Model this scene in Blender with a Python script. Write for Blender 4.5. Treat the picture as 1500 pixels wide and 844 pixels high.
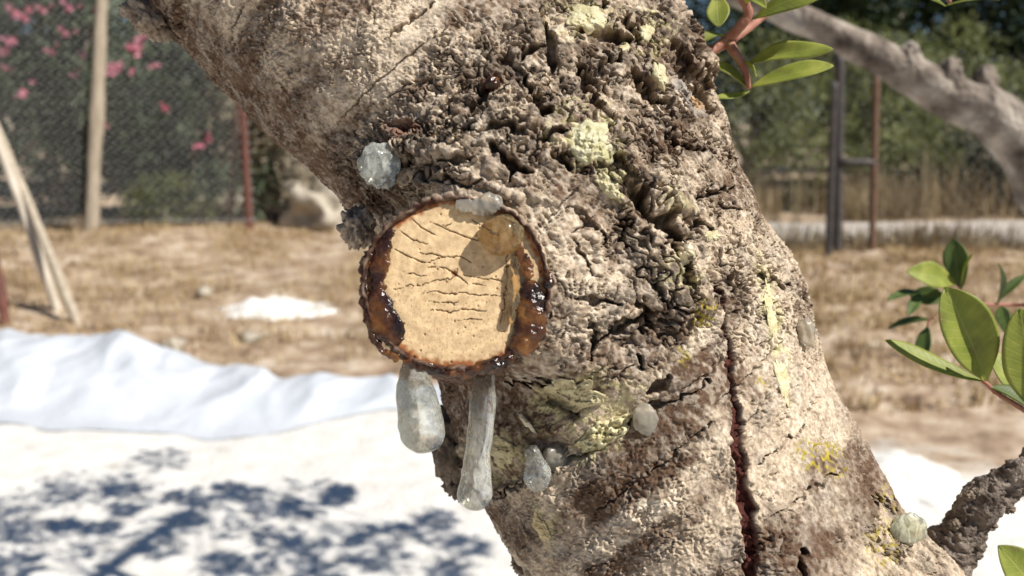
import bpy, math, random
import numpy as np
from mathutils import Vector, Matrix

sc = bpy.context.scene
for o in list(bpy.data.objects):
    bpy.data.objects.remove(o, do_unlink=True)
COL = sc.collection

# ------------------------------------------------------------------ camera, sky, sun, exposure
CAM_H = 1.0
PITCH = math.radians(11.0)
FPX = 1248.0                                   # focal length in photograph pixels (1500 wide)
cam_d = bpy.data.cameras.new('camera')
cam = bpy.data.objects.new('camera', cam_d)
COL.objects.link(cam)
cam.location = (0, 0, CAM_H)
cam.rotation_euler = (math.pi / 2 - PITCH, 0, 0)
cam_d.sensor_width = 36.0
cam_d.lens = 36.0 * FPX / 1500.0
cam_d.clip_start = 0.02
cam_d.clip_end = 500
cam_d.dof.use_dof = True
cam_d.dof.focus_distance = 0.222
cam_d.dof.aperture_fstop = 16.0
sc.camera = cam

CAMP = np.array([0, 0, CAM_H])
FWD = np.array([0, math.cos(PITCH), -math.sin(PITCH)])
UP = np.array([0, math.sin(PITCH), math.cos(PITCH)])
RT = np.array([1.0, 0, 0])
s_cam = np.array([0.56, 0.69, 0.47])
SUN = s_cam[0] * RT + s_cam[1] * UP - s_cam[2] * FWD
SUN /= np.linalg.norm(SUN)
elev = math.asin(SUN[2])
azim = math.atan2(SUN[0], SUN[1])              # clockwise from +Y

world = bpy.data.worlds.new('World')
sc.world = world
world.use_nodes = True
wn = world.node_tree
sky = wn.nodes.new('ShaderNodeTexSky')
sky.sky_type = 'NISHITA'
sky.sun_disc = False
sky.sun_elevation = elev
sky.sun_rotation = azim
sky.altitude = 50
sky.air_density = 1.0
sky.dust_density = 0.0
sky.ozone_density = 4.5
wn.links.new(sky.outputs[0], wn.nodes['Background'].inputs[0])
wn.nodes['Background'].inputs[1].default_value = 0.05
sun_d = bpy.data.lights.new('sun', 'SUN')
sun_d.energy = 5.0
sun_d.angle = math.radians(0.53)
sun_d.color = (1.0, 0.945, 0.86)
sun_o = bpy.data.objects.new('sun', sun_d)
COL.objects.link(sun_o)
sun_o.location = (2, -2, 4)
sun_o.rotation_euler = Vector(SUN).to_track_quat('Z', 'Y').to_euler()

sc.view_settings.view_transform = 'Standard'
sc.view_settings.look = 'None'
sc.view_settings.exposure = 0.42
sc.view_settings.gamma = 1.0
sc.view_settings.use_curve_mapping = False
sc.render.engine = 'CYCLES'
sc.cycles.use_denoising = True
sc.cycles.max_bounces = 8
sc.cycles.transmission_bounces = 8
sc.cycles.transparent_max_bounces = 8
sc.cycles.caustics_reflective = False
sc.cycles.caustics_refractive = False

# ------------------------------------------------------------------ helpers
rng = np.random.default_rng(7)


def P(px, py, d):
    """photograph pixel + distance along the view axis -> world point"""
    px = np.asarray(px, float); py = np.asarray(py, float); d = np.asarray(d, float)
    x = (px - 750.0) / FPX; y = (422.0 - py) / FPX
    return CAMP + d[..., None] * (x[..., None] * RT + y[..., None] * UP + FWD)


def G(px, py, z=0.0):
    """pixel -> where its ray meets the height z"""
    r = (px - 750.0) / FPX * RT + (422.0 - py) / FPX * UP + FWD
    t = (z - CAM_H) / r[2]
    return CAMP + t * r


def PD(px, py, Y):
    """pixel -> point of its ray at ground distance Y"""
    r = (px - 750.0) / FPX * RT + (422.0 - py) / FPX * UP + FWD
    return CAMP + r * (Y / r[1])


def proj(V):
    d = V - CAMP
    z = d @ FWD
    return 750 + FPX * (d @ RT) / z, 422 - FPX * (d @ UP) / z, z


_pr = np.random.default_rng(3)
PERM = _pr.permutation(256)
PERM = np.concatenate([PERM, PERM, PERM])
GR = _pr.normal(size=(256, 3)); GR /= np.linalg.norm(GR, axis=1)[:, None]


def noise(p):
    """gradient noise, about -1..1"""
    p = np.asarray(p, float)
    i = np.floor(p).astype(np.int64)
    f = p - i
    i &= 255
    u = f * f * f * (f * (f * 6 - 15) + 10)
    out = 0.0
    for dx in (0, 1):
        hx = PERM[i[:, 0] + dx]
        wx = u[:, 0] if dx else 1 - u[:, 0]
        for dy in (0, 1):
            hy = PERM[hx + i[:, 1] + dy]
            wy = u[:, 1] if dy else 1 - u[:, 1]
            for dz in (0, 1):
                g = GR[PERM[hy + i[:, 2] + dz] & 255]
                wz = u[:, 2] if dz else 1 - u[:, 2]
                dot = g[:, 0] * (f[:, 0] - dx) + g[:, 1] * (f[:, 1] - dy) + g[:, 2] * (f[:, 2] - dz)
                out = out + wx * wy * wz * dot
    return out * 1.6


def fbm(p, o=3):
    a, r = 1.0, 0.0
    for k in range(o):
        r = r + a * noise(p * (2.03 ** k) + 17.3 * k)
        a *= 0.5
    return r


def worley(p, seed=0):
    """F1, F2, cell id"""
    p = np.asarray(p, float)
    i = np.floor(p).astype(np.int64); f = p - i
    f1 = np.full(len(p), 9.0); f2 = np.full(len(p), 9.0); cid = np.zeros(len(p))
    R = np.random.default_rng(seed + 50).random((256, 4))
    for dx in (-1, 0, 1):
        for dy in (-1, 0, 1):
            for dz in (-1, 0, 1):
                h = PERM[PERM[PERM[(i[:, 0] + dx) & 255] + ((i[:, 1] + dy) & 255)] + ((i[:, 2] + dz) & 255)]
                r = R[h & 255]
                d = np.sqrt((dx + r[:, 0] - f[:, 0]) ** 2 + (dy + r[:, 1] - f[:, 1]) ** 2 + (dz + r[:, 2] - f[:, 2]) ** 2)
                nw = d < f1
                f2 = np.where(nw, f1, np.minimum(f2, d))
                cid = np.where(nw, r[:, 3], cid)
                f1 = np.where(nw, d, f1)
    return f1, f2, cid


def facets(p, seed=0, tilt=1.0):
    """cells with flat tilted tops: height, edge distance"""
    p = np.asarray(p, float)
    i = np.floor(p).astype(np.int64); f = p - i
    f1 = np.full(len(p), 9.0); f2 = np.full(len(p), 9.0); hgt = np.zeros(len(p))
    rg_ = np.random.default_rng(seed + 90)
    R = rg_.random((256, 4)); T = rg_.normal(size=(256, 3)); T /= np.linalg.norm(T, axis=1)[:, None]
    for dx in (-1, 0, 1):
        for dy in (-1, 0, 1):
            for dz in (-1, 0, 1):
                h = PERM[PERM[PERM[(i[:, 0] + dx) & 255] + ((i[:, 1] + dy) & 255)] + ((i[:, 2] + dz) & 255)] & 255
                r = R[h]
                v0 = f[:, 0] - dx - r[:, 0]; v1 = f[:, 1] - dy - r[:, 1]; v2 = f[:, 2] - dz - r[:, 2]
                d = np.sqrt(v0 * v0 + v1 * v1 + v2 * v2)
                nw = d < f1
                f2 = np.where(nw, f1, np.minimum(f2, d))
                t = T[h]
                hgt = np.where(nw, r[:, 3] + tilt * (v0 * t[:, 0] + v1 * t[:, 1] + v2 * t[:, 2]), hgt)
                f1 = np.where(nw, d, f1)
    return hgt, f2 - f1


def sstep(a, b, x):
    t = np.clip((x - a) / (b - a), 0, 1)
    return t * t * (3 - 2 * t)


def catmull(pts, n):
    pts = np.asarray(pts, float)
    k = len(pts)
    if k == 2:
        t = np.linspace(0, 1, n)[:, None]
        return pts[0] * (1 - t) + pts[1] * t
    e = np.vstack([2 * pts[0] - pts[1], pts, 2 * pts[-1] - pts[-2]])
    t = np.linspace(0, k - 1 - 1e-9, n)
    i = np.floor(t).astype(int); f = (t - i)[:, None]
    p0, p1, p2, p3 = e[i], e[i + 1], e[i + 2], e[i + 3]
    return 0.5 * (2 * p1 + (p2 - p0) * f + (2 * p0 - 5 * p1 + 4 * p2 - p3) * f ** 2 + (3 * p1 - p0 - 3 * p2 + p3) * f ** 3)


def add(name, V, F, mat, parent=None, smooth=True, col=None):
    """V (n,3), F (m,k) -> one mesh object"""
    me = bpy.data.meshes.new(name)
    V = np.asarray(V, np.float32)
    if isinstance(F, np.ndarray):
        m, k = F.shape
        me.vertices.add(len(V)); me.vertices.foreach_set('co', V.ravel())
        me.loops.add(m * k); me.loops.foreach_set('vertex_index', F.astype(np.int32).ravel())
        me.polygons.add(m)
        me.polygons.foreach_set('loop_start', np.arange(0, m * k, k, dtype=np.int32))
        me.polygons.foreach_set('loop_total', np.full(m, k, np.int32))
        me.update(calc_edges=True)
    else:
        me.from_pydata([tuple(v) for v in V], [], [list(map(int, f)) for f in F])
        me.update()
    if smooth:
        me.polygons.foreach_set('use_smooth', np.ones(len(me.polygons), bool))
    if col is not None:
        ca = me.color_attributes.new('Col', 'FLOAT_COLOR', 'POINT')
        c4 = np.ones((len(V), 4), np.float32); c4[:, :col.shape[1]] = col
        ca.data.foreach_set('color', c4.ravel())
    if mat is not None:
        me.materials.append(mat)
    o = bpy.data.objects.new(name, me)
    COL.objects.link(o)
    if parent is not None:
        put(o, parent)
    return o


def put(o, parent):
    o.parent = parent
    if parent.type == 'EMPTY':
        o.matrix_parent_inverse = Matrix.Translation(parent.location).inverted()


def empty(name, loc):
    o = bpy.data.objects.new(name, None)
    o.location = [float(v) for v in loc]
    o.empty_display_size = 0.05
    COL.objects.link(o)
    return o


def tag(o, label, cat=None, group=None, kind=None):
    if label: o['label'] = label
    if cat: o['category'] = cat
    if group: o['group'] = group
    if kind: o['kind'] = kind
    return o


def gridF(nr, nc, wrap=False):
    r = np.arange(nr - 1)[:, None]; c = np.arange(nc if wrap else nc - 1)[None, :]
    c2 = (c + 1) % nc
    a = r * nc + c; b = r * nc + c2; d = (r + 1) * nc + c2; e = (r + 1) * nc + c
    return np.stack([a, b, d, e], -1).reshape(-1, 4)


def grid_normals(V, nr, nc, wrap):
    A = V.reshape(nr, nc, 3)
    dr = np.gradient(A, axis=0)
    if wrap:
        dc = (np.roll(A, -1, 1) - np.roll(A, 1, 1))
    else:
        dc = np.gradient(A, axis=1)
    n = np.cross(dr, dc)
    n /= np.linalg.norm(n, axis=2)[..., None] + 1e-12
    return n.reshape(-1, 3)


def tube(pts, radii, n=24, seg=16, amp=0.0, nscale=1.0, round_ends=(False, False), squash=1.0, seed=0, ridg=False):
    """swept tube through pts with radii, noise displaced; returns V, F (quads + caps as quads)"""
    pts = np.asarray(pts, float); radii = np.asarray(radii, float)
    C = catmull(np.column_stack([pts, radii]), n)
    c, r = C[:, :3], np.maximum(C[:, 3], 1e-5)
    t = np.gradient(c, axis=0); t /= np.linalg.norm(t, axis=1)[:, None] + 1e-12
    a = np.cross(t[0], [0.13, 0.9, 0.37]); a /= np.linalg.norm(a)
    fr = []
    for k in range(n):
        a = a - t[k] * (a @ t[k]); a /= np.linalg.norm(a)
        fr.append((a, np.cross(t[k], a)))
    A = np.array([f[0] for f in fr]); B = np.array([f[1] for f in fr])
    if round_ends[0] or round_ends[1]:
        s = np.concatenate([[0], np.cumsum(np.linalg.norm(np.diff(c, axis=0), axis=1))])
        if round_ends[0]:
            q = np.clip(1 - s / (r[0] + 1e-9), 0, 1); r = r * np.sqrt(np.maximum(1 - q ** 2, 0.0004))
        if round_ends[1]:
            q = np.clip(1 - (s[-1] - s) / (r[-1] + 1e-9), 0, 1); r = r * np.sqrt(np.maximum(1 - q ** 2, 0.0004))
    th = np.linspace(0, 2 * math.pi, seg, endpoint=False)
    V = c[:, None] + r[:, None, None] * (A[:, None] * np.cos(th)[None, :, None] + squash * B[:, None] * np.sin(th)[None, :, None])
    V = V.reshape(-1, 3)
    if amp:
        N = V - np.repeat(c, seg, 0); N /= np.linalg.norm(N, axis=1)[:, None] + 1e-12
        w = fbm(V * nscale + seed * 3.7, 3)
        if ridg: w = 0.6 - 2 * np.abs(w)
        V = V + N * (w * amp)[:, None]
    F = gridF(n, seg, True)
    V = np.vstack([V, c[0], c[-1]])
    i0, i1 = n * seg, n * seg + 1
    j = np.arange(seg); j2 = (j + 1) % seg
    capa = np.stack([j2, j, np.full(seg, i0), np.full(seg, i0)], 1)
    capb = np.stack([(n - 1) * seg + j, (n - 1) * seg + j2, np.full(seg, i1), np.full(seg, i1)], 1)
    T = [tuple(f) for f in F] + [tuple(f[:3]) for f in capa] + [tuple(f[:3]) for f in capb]
    return V, T


_ico = {}


def ico(sub):
    if sub not in _ico:
        import bmesh
        bm = bmesh.new(); bmesh.ops.create_icosphere(bm, subdivisions=sub, radius=1.0)
        V = np.array([v.co[:] for v in bm.verts]); F = np.array([[v.index for v in f.verts] for f in bm.faces])
        bm.free(); _ico[sub] = (V, F)
    return _ico[sub]


def lump(center, ax, ay, az, sub=4, amp=0.2, freq=1.5, seed=0, ridg=False, gran=0.0):
    """ellipsoid with three world semi-axis vectors, noise shaped"""
    V, F = ico(sub)
    n = fbm(V * freq + seed * 5.1, 3)
    if ridg: n = 0.5 - 1.6 * np.abs(n)
    s = 1 + amp * n
    if gran: s = s + gran * noise(V * freq * 6 + seed)
    W = V * s[:, None]
    X = np.asarray(center) + W[:, :1] * ax + W[:, 1:2] * ay + W[:, 2:3] * az
    return X, F


# ------------------------------------------------------------------ materials
def nmat(name):
    m = bpy.data.materials.new(name); m.use_nodes = True
    return m, m.node_tree.nodes, m.node_tree.links, m.node_tree.nodes['Principled BSDF']


def ramp(nd, stops):
    r = nd.new('ShaderNodeValToRGB')
    e = r.color_ramp.elements
    while len(e) > 1: e.remove(e[-1])
    e[0].position = stops[0][0]; e[0].color = (*stops[0][1], 1)
    for p, c in stops[1:]:
        q = e.new(p); q.color = (*c, 1)
    return r


def noisemat(name, stops, scale=8, detail=5, rough=0.85, bump=0.0, bscale=None, bdist=0.002, spec=0.3, stretch=(1, 1, 1), translucent=0.0):
    m, nd, lk, bs = nmat(name)
    tc = nd.new('ShaderNodeTexCoord'); mp = nd.new('ShaderNodeMapping')
    mp.inputs['Scale'].default_value = stretch
    lk.new(tc.outputs['Object'], mp.inputs[0])
    nz = nd.new('ShaderNodeTexNoise'); nz.inputs['Scale'].default_value = scale; nz.inputs['Detail'].default_value = detail
    lk.new(mp.outputs[0], nz.inputs['Vector'])
    rp = ramp(nd, stops); lk.new(nz.outputs[0], rp.inputs[0])
    lk.new(rp.outputs[0], bs.inputs['Base Color'])
    bs.inputs['Roughness'].default_value = rough
    bs.inputs['Specular IOR Level'].default_value = spec
    if bump:
        n2 = nd.new('ShaderNodeTexNoise'); n2.inputs['Scale'].default_value = bscale or scale * 4; n2.inputs['Detail'].default_value = 4
        lk.new(mp.outputs[0], n2.inputs['Vector'])
        b = nd.new('ShaderNodeBump'); b.inputs['Strength'].default_value = bump; b.inputs['Distance'].default_value = bdist
        lk.new(n2.outputs[0], b.inputs['Height']); lk.new(b.outputs[0], bs.inputs['Normal'])
    if translucent:
        out = nd['Material Output']
        tr = nd.new('ShaderNodeBsdfTranslucent'); mx = nd.new('ShaderNodeMixShader'); mx.inputs[0].default_value = translucent
        hs = nd.new('ShaderNodeHueSaturation'); hs.inputs['Value'].default_value = 1.5; hs.inputs['Saturation'].default_value = 1.15
        lk.new(rp.outputs[0], hs.inputs['Color']); lk.new(hs.outputs[0], tr.inputs[0])
        lk.new(bs.outputs[0], mx.inputs[1]); lk.new(tr.outputs[0], mx.inputs[2]); lk.new(mx.outputs[0], out.inputs[0])
    return m


def vcolmat(name, rough=0.9, bscale=2200, bump=0.9, bdist=0.00025, spec=0.2, var=(0.74, 1.18)):
    m, nd, lk, bs = nmat(name)
    at = nd.new('ShaderNodeAttribute'); at.attribute_name = 'Col'
    tc = nd.new('ShaderNodeTexCoord')
    nz = nd.new('ShaderNodeTexNoise'); nz.inputs['Scale'].default_value = 900; nz.inputs['Detail'].default_value = 4
    lk.new(tc.outputs['Object'], nz.inputs['Vector'])
    rp = ramp(nd, [(0.36, (var[0], var[0] * .96, var[0] * .92)), (0.62, (var[1],) * 3)]); lk.new(nz.outputs[0], rp.inputs[0])
    mx = nd.new('ShaderNodeMix'); mx.data_type = 'RGBA'; mx.blend_type = 'MULTIPLY'; mx.inputs['Factor'].default_value = 1
    lk.new(at.outputs['Color'], mx.inputs['A']); lk.new(rp.outputs[0], mx.inputs['B'])
    lk.new(mx.outputs['Result'], bs.inputs['Base Color'])
    bs.inputs['Roughness'].default_value = rough; bs.inputs['Specular IOR Level'].default_value = spec
    n2 = nd.new('ShaderNodeTexNoise'); n2.inputs['Scale'].default_value = bscale; n2.inputs['Detail'].default_value = 3
    lk.new(tc.outputs['Object'], n2.inputs['Vector'])
    b = nd.new('ShaderNodeBump'); b.inputs['Strength'].default_value = bump; b.inputs['Distance'].default_value = bdist
    lk.new(n2.outputs[0], b.inputs['Height']); lk.new(b.outputs[0], bs.inputs['Normal'])
    return m


def resinmat(name, color, trans=0.5, tvar=0.0, rough=0.3, sss=0.5, bscale=700, bump=0.4, ior=1.5, stops=None, nscale=250, bdist=0.0006, thru=0.0):
    m, nd, lk, bs = nmat(name)
    tc = nd.new('ShaderNodeTexCoord')
    if stops:
        nz = nd.new('ShaderNodeTexNoise'); nz.inputs['Scale'].default_value = nscale; nz.inputs['Detail'].default_value = 4
        lk.new(tc.outputs['Object'], nz.inputs['Vector'])
        rp = ramp(nd, stops); lk.new(nz.outputs[0], rp.inputs[0]); lk.new(rp.outputs[0], bs.inputs['Base Color'])
    else:
        bs.inputs['Base Color'].default_value = (*color, 1)
    bs.inputs['Transmission Weight'].default_value = trans
    if tvar:                                   # cloudy wisps in clear resin
        mp = nd.new('ShaderNodeMapping'); mp.inputs['Scale'].default_value = (1, 1, 0.45); lk.new(tc.outputs['Object'], mp.inputs[0])
        nt = nd.new('ShaderNodeTexNoise'); nt.inputs['Scale'].default_value = 700; nt.inputs['Detail'].default_value = 6; nt.inputs['Roughness'].default_value = 0.65; nt.inputs['Distortion'].default_value = 0.8
        lk.new(mp.outputs[0], nt.inputs['Vector'])
        mr = nd.new('ShaderNodeMapRange'); mr.inputs['From Min'].default_value = 0.36; mr.inputs['From Max'].default_value = 0.62
        mr.inputs['To Min'].default_value = trans - tvar; mr.inputs['To Max'].default_value = trans
        lk.new(nt.outputs[0], mr.inputs[0]); lk.new(mr.outputs[0], bs.inputs['Transmission Weight'])
    bs.inputs['Roughness'].default_value = rough
    bs.inputs['IOR'].default_value = ior
    bs.inputs['Subsurface Weight'].default_value = sss
    bs.inputs['Subsurface Radius'].default_value = (1, 0.95, 0.8)
    bs.inputs['Subsurface Scale'].default_value = 0.004
    n2 = nd.new('ShaderNodeTexNoise'); n2.inputs['Scale'].default_value = bscale; n2.inputs['Detail'].default_value = 4
    lk.new(tc.outputs['Object'], n2.inputs['Vector'])
    b = nd.new('ShaderNodeBump'); b.inputs['Strength'].default_value = bump; b.inputs['Distance'].default_value = bdist
    lk.new(n2.outputs[0], b.inputs['Height']); lk.new(b.outputs[0], bs.inputs['Normal'])
    if thru:                                   # light that passes straight through, tinted
        tp = nd.new('ShaderNodeBsdfTransparent'); tp.inputs[0].default_value = (*color, 1)
        mx = nd.new('ShaderNodeMixShader'); mx.inputs[0].default_value = thru
        lk.new(bs.outputs[0], mx.inputs[1]); lk.new(tp.outputs[0], mx.inputs[2]); lk.new(mx.outputs[0], nd['Material Output'].inputs[0])
    return m


M = {}
M['bark'] = vcolmat('bark')
M['wood'] = vcolmat('cut_wood', rough=0.7, bscale=3500, bump=0.35, bdist=.0003, var=(0.86, 1.08))
M['crust'] = vcolmat('dried_resin', rough=0.55, spec=0.45, bump=0.5, bdist=.0004, var=(0.85, 1.12))
M['tear'] = resinmat('resin_tear', (0.93, 0.94, 0.86), trans=0.95, tvar=0.26, rough=0.05, sss=0.8, bump=0.35, bscale=700, bdist=.0003, thru=.4,
                     stops=[(0.3, (0.86, 0.86, 0.79)), (0.5, (0.94, 0.94, 0.88)), (0.7, (0.98, 0.98, 0.95))], nscale=420)
M['clear'] = resinmat('clear_resin', (0.86, 0.68, 0.40), trans=0.97, tvar=0.22, rough=0.04, sss=0.6, bump=0.35, bscale=420, bdist=.0005, thru=.25)
M['disc'] = resinmat('yellow_tinged_resin', (0.80, 0.80, 0.58), trans=0.8, tvar=0.5, rough=0.25, sss=0.5, bump=0.4, bscale=900, bdist=.0003)
M['glassy'] = resinmat('glassy_resin', (0.88, 0.90, 0.82), trans=0.85, tvar=0.35, rough=0.12, sss=0.2, bump=0.35, bscale=260, thru=.2)
M['film'] = resinmat('resin_film', (0.78, 0.72, 0.60), trans=0.6, rough=0.28, sss=0.3, bump=0.4, bscale=700, bdist=.0004, thru=.3)
M['amber'] = resinmat('amber_resin', (0.4, 0.15, 0.03), trans=0.45, rough=0.2, sss=0.2, bump=0.8, bscale=900, bdist=.0004,
                      stops=[(0.36, (0.022, 0.009, 0.007)), (0.50, (0.075, 0.026, 0.011)), (0.62, (0.22, 0.085, 0.022)), (0.78, (0.45, 0.21, 0.055))], nscale=170)
def leafmat(name, stops):
    """blade colour with midrib, side veins, dust and spots; vein layout from the leaf's own length and width"""
    m = noisemat(name, stops, scale=130, detail=9, rough=0.5, spec=0.45, translucent=0.38)
    nd, lk = m.node_tree.nodes, m.node_tree.links
    bs = nd['Principled BSDF']
    at = nd.new('ShaderNodeAttribute'); at.attribute_name = 'Col'
    sp = nd.new('ShaderNodeSeparateColor'); lk.new(at.outputs['Color'], sp.inputs[0])

    def mth(op, a, b=None, c=None):
        n = nd.new('ShaderNodeMath'); n.operation = op
        for k, v in enumerate((a, b, c)):
            if v is None: continue
            if isinstance(v, (int, float)): n.inputs[k].default_value = v
            else: lk.new(v, n.inputs[k])
        return n.outputs[0]
    v = mth('ABSOLUTE', mth('MULTIPLY_ADD', sp.outputs['Green'], 2.0, -1.0))
    tc = nd.new('ShaderNodeTexCoord')
    nz = nd.new('ShaderNodeTexNoise'); nz.inputs['Scale'].default_value = 260; nz.inputs['Detail'].default_value = 3
    lk.new(tc.outputs['Object'], nz.inputs['Vector'])
    ph = mth('MULTIPLY_ADD', nz.outputs[0], 0.035, mth('SUBTRACT', sp.outputs['Red'], mth('MULTIPLY', v, 0.16)))
    tri = mth('PINGPONG', ph, 0.042)
    side = mth('SUBTRACT', 1.0, mth('SMOOTH_MIN', mth('MULTIPLY', tri, 90.0), 1.0, 0.2))
    rib = mth('SUBTRACT', 1.0, mth('SMOOTH_MIN', mth('MULTIPLY', v, 13.0), 1.0, 0.2))
    vein = mth('MAXIMUM', mth('MULTIPLY', side, 0.45), rib)
    edge = mth('MULTIPLY', mth('GREATER_THAN', v, 0.93), 0.5)
    vein = mth('MAXIMUM', vein, edge)
    base = bs.inputs['Base Color'].links[0].from_socket
    mx = nd.new('ShaderNodeMix'); mx.data_type = 'RGBA'
    lk.new(mth('MULTIPLY', vein, 0.42), mx.inputs['Factor']); lk.new(base, mx.inputs['A']); mx.inputs['B'].default_value = (0.50, 0.50, 0.17, 1)
    lk.new(mx.outputs['Result'], bs.inputs['Base Color'])
    b = nd.new('ShaderNodeBump'); b.inputs['Strength'].default_value = 0.35; b.inputs['Distance'].default_value = 0.0003
    lk.new(mth('ADD', mth('MULTIPLY', nz.outputs[0], 0.6), vein), b.inputs['Height']); lk.new(b.outputs[0], bs.inputs['Normal'])
    return m


M['leaf'] = leafmat('leaf', [(0.27, (0.20, 0.16, 0.05)), (0.36, (0.215, 0.26, 0.045)), (0.55, (0.29, 0.33, 0.06)), (0.72, (0.40, 0.42, 0.10))])
M['leaf_dark'] = leafmat('leaf_dark', [(0.3, (0.06, 0.105, 0.025)), (0.7, (0.12, 0.18, 0.045))])
M['crown_leaf'] = noisemat('crown_leaf', [(0.3, (0.055, 0.105, 0.025)), (0.7, (0.11, 0.17, 0.04))], scale=60, rough=0.42, spec=0.5, translucent=0.25)
M['twig'] = noisemat('young_twig', [(0.3, (0.24, 0.10, 0.07)), (0.55, (0.36, 0.165, 0.115)), (0.7, (0.26, 0.20, 0.09))], scale=160, rough=0.6, bump=0.5, bscale=900, bdist=0.0006)
M['limb'] = noisemat('grey_limb_bark', [(0.32, (0.07, 0.052, 0.042)), (0.5, (0.24, 0.20, 0.165)), (0.66, (0.44, 0.39, 0.335))], scale=26, rough=0.9, bump=1.0, bscale=70, bdist=0.012)
M['grey_branch'] = noisemat('dark_branch_bark', [(0.3, (0.09, 0.068, 0.054)), (0.55, (0.25, 0.205, 0.17)), (0.72, (0.42, 0.36, 0.30))], scale=210, detail=8, rough=0.9, bump=1.0, bscale=1100, bdist=0.0014)

# ------------------------------------------------------------------ ground
TREE_BASE = np.array([0.10, 0.32, 0.0])


def ground_h(x, y):
    p = np.column_stack([x, y, np.zeros_like(x)])
    h = 0.05 * fbm(p * 0.45, 3) + 0.012 * fbm(p * 4.0 + 9, 2)
    h = h * sstep(1.2, 3.2, y)
    h = h + 0.07 * sstep(5.2, 7.2, y) * sstep(-1.5, -2.6, x)
    return h


def ground_mesh():
    ys = np.concatenate([[-60, -20, -8, -3, -1, 0.3], np.linspace(1.0, 12, 170), np.geomspace(12.3, 300, 40)])
    xs = np.concatenate([-np.geomspace(250, 8.2, 30), np.linspace(-8, 8, 200), np.geomspace(8.2, 250, 30)])
    X, Y = np.meshgrid(xs, ys)
    x, y = X.ravel(), Y.ravel()
    z = ground_h(x, y) * sstep(60, 14, np.abs(y)) * sstep(60, 10, np.abs(x))
    V = np.column_stack([x, y, z])
    m, nd, lk, bs = nmat('ground')
    tc = nd.new('ShaderNodeTexCoord')
    n1 = nd.new('ShaderNodeTexNoise'); n1.inputs['Scale'].default_value = 5.5; n1.inputs['Detail'].default_value = 7; n1.inputs['Roughness'].default_value = 0.65
    lk.new(tc.outputs['Object'], n1.inputs['Vector'])
    earth = ramp(nd, [(0.34, (0.15, 0.095, 0.06)), (0.46, (0.33, 0.235, 0.155)), (0.56, (0.46, 0.36, 0.26)), (0.68, (0.62, 0.54, 0.44))])
    lk.new(n1.outputs[0], earth.inputs[0])
    nw = nd.new('ShaderNodeTexNoise'); nw.inputs['Scale'].default_value = 14; nw.inputs['Detail'].default_value = 5
    lk.new(tc.outputs['Object'], nw.inputs['Vector'])
    white = ramp(nd, [(0.22, (0.40, 0.36, 0.31)), (0.34, (0.60, 0.58, 0.54)), (0.6, (0.70, 0.685, 0.65))]); lk.new(nw.outputs[0], white.inputs[0])
    # lime dust strewn round the tree: reach varies with noise
    sep = nd.new('ShaderNodeVectorMath'); sep.operation = 'DISTANCE'; sep.inputs[1].default_value = (-0.55, 0.4, 0)
    lk.new(tc.outputs['Object'], sep.inputs[0])
    nb = nd.new('ShaderNodeTexNoise'); nb.inputs['Scale'].default_value = 2.6; nb.inputs['Detail'].default_value = 6; nb.inputs['Roughness'].default_value = 0.6
    lk.new(tc.outputs['Object'], nb.inputs['Vector'])
    mad = nd.new('ShaderNodeMath'); mad.operation = 'MULTIPLY_ADD'; mad.inputs[1].default_value = 1.1; mad.inputs[2].default_value = -0.55
    lk.new(nb.outputs[0], mad.inputs[0])
    ad = nd.new('ShaderNodeMath'); ad.operation = 'ADD'; lk.new(sep.outputs['Value'], ad.inputs[0]); lk.new(mad.outputs[0], ad.inputs[1])
    mr = nd.new('ShaderNodeMapRange'); mr.inputs['From Min'].default_value = 2.82; mr.inputs['From Max'].default_value = 2.55
    mr.inputs['To Min'].default_value = 0; mr.inputs['To Max'].default_value = 1
    lk.new(ad.outputs[0], mr.inputs[0])
    mx = nd.new('ShaderNodeMix'); mx.data_type = 'RGBA'
    lk.new(mr.outputs[0], mx.inputs['Factor']); lk.new(earth.outputs[0], mx.inputs['A']); lk.new(white.outputs[0], mx.inputs['B'])
    lk.new(mx.outputs['Result'], bs.inputs['Base Color']); bs.inputs['Roughness'].default_value = 0.95
    n2 = nd.new('ShaderNodeTexNoise'); n2.inputs['Scale'].default_value = 60; n2.inputs['Detail'].default_value = 5
    lk.new(tc.outputs['Object'], n2.inputs['Vector'])
    b = nd.new('ShaderNodeBump'); b.inputs['Strength'].default_value = 0.5; b.inputs['Distance'].default_value = 0.015
    lk.new(n2.outputs[0], b.inputs['Height']); lk.new(b.outputs[0], bs.inputs['Normal'])
    o = add('ground', V, gridF(len(ys), len(xs)), m)
    tag(o, None, kind='structure')


ground_mesh()


def gz(x, y):
    return float(ground_h(np.array([x]), np.array([y]))[0])


# pale road behind the right-hand posts
xs = np.linspace(-1.5, 40, 120)
ym = 7.75 + 0.25 * np.sin(xs * 0.35) * 0.4 - 0.012 * (xs - 3)
rows = []
for k, w in enumerate(np.linspace(-0.80, 0.80, 7)):
    yy = ym + w * sstep(-1.6, -0.6, xs) + 0.06 * np.sin(xs * 2.3 + k)
    rows.append(np.column_stack([xs, yy, ground_h(xs, yy) + 0.012 + 0.02 * (1 - (w / 0.8) ** 2)]))
V = np.vstack(rows)
M['road'] = noisemat('road', [(0.3, (0.36, 0.32, 0.28)), (0.7, (0.52, 0.475, 0.42))], scale=3, rough=0.95, bump=0.4, bscale=40, bdist=0.01)
add('road', V, gridF(7, 120), M['road'])['kind'] = 'structure'

# ------------------------------------------------------------------ main tree: trunk
tree = tag(empty('mastic_tree', TREE_BASE), 'thick rough barked mastic tree trunk with sawn branch stump and vertical red cut', 'tree')

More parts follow.
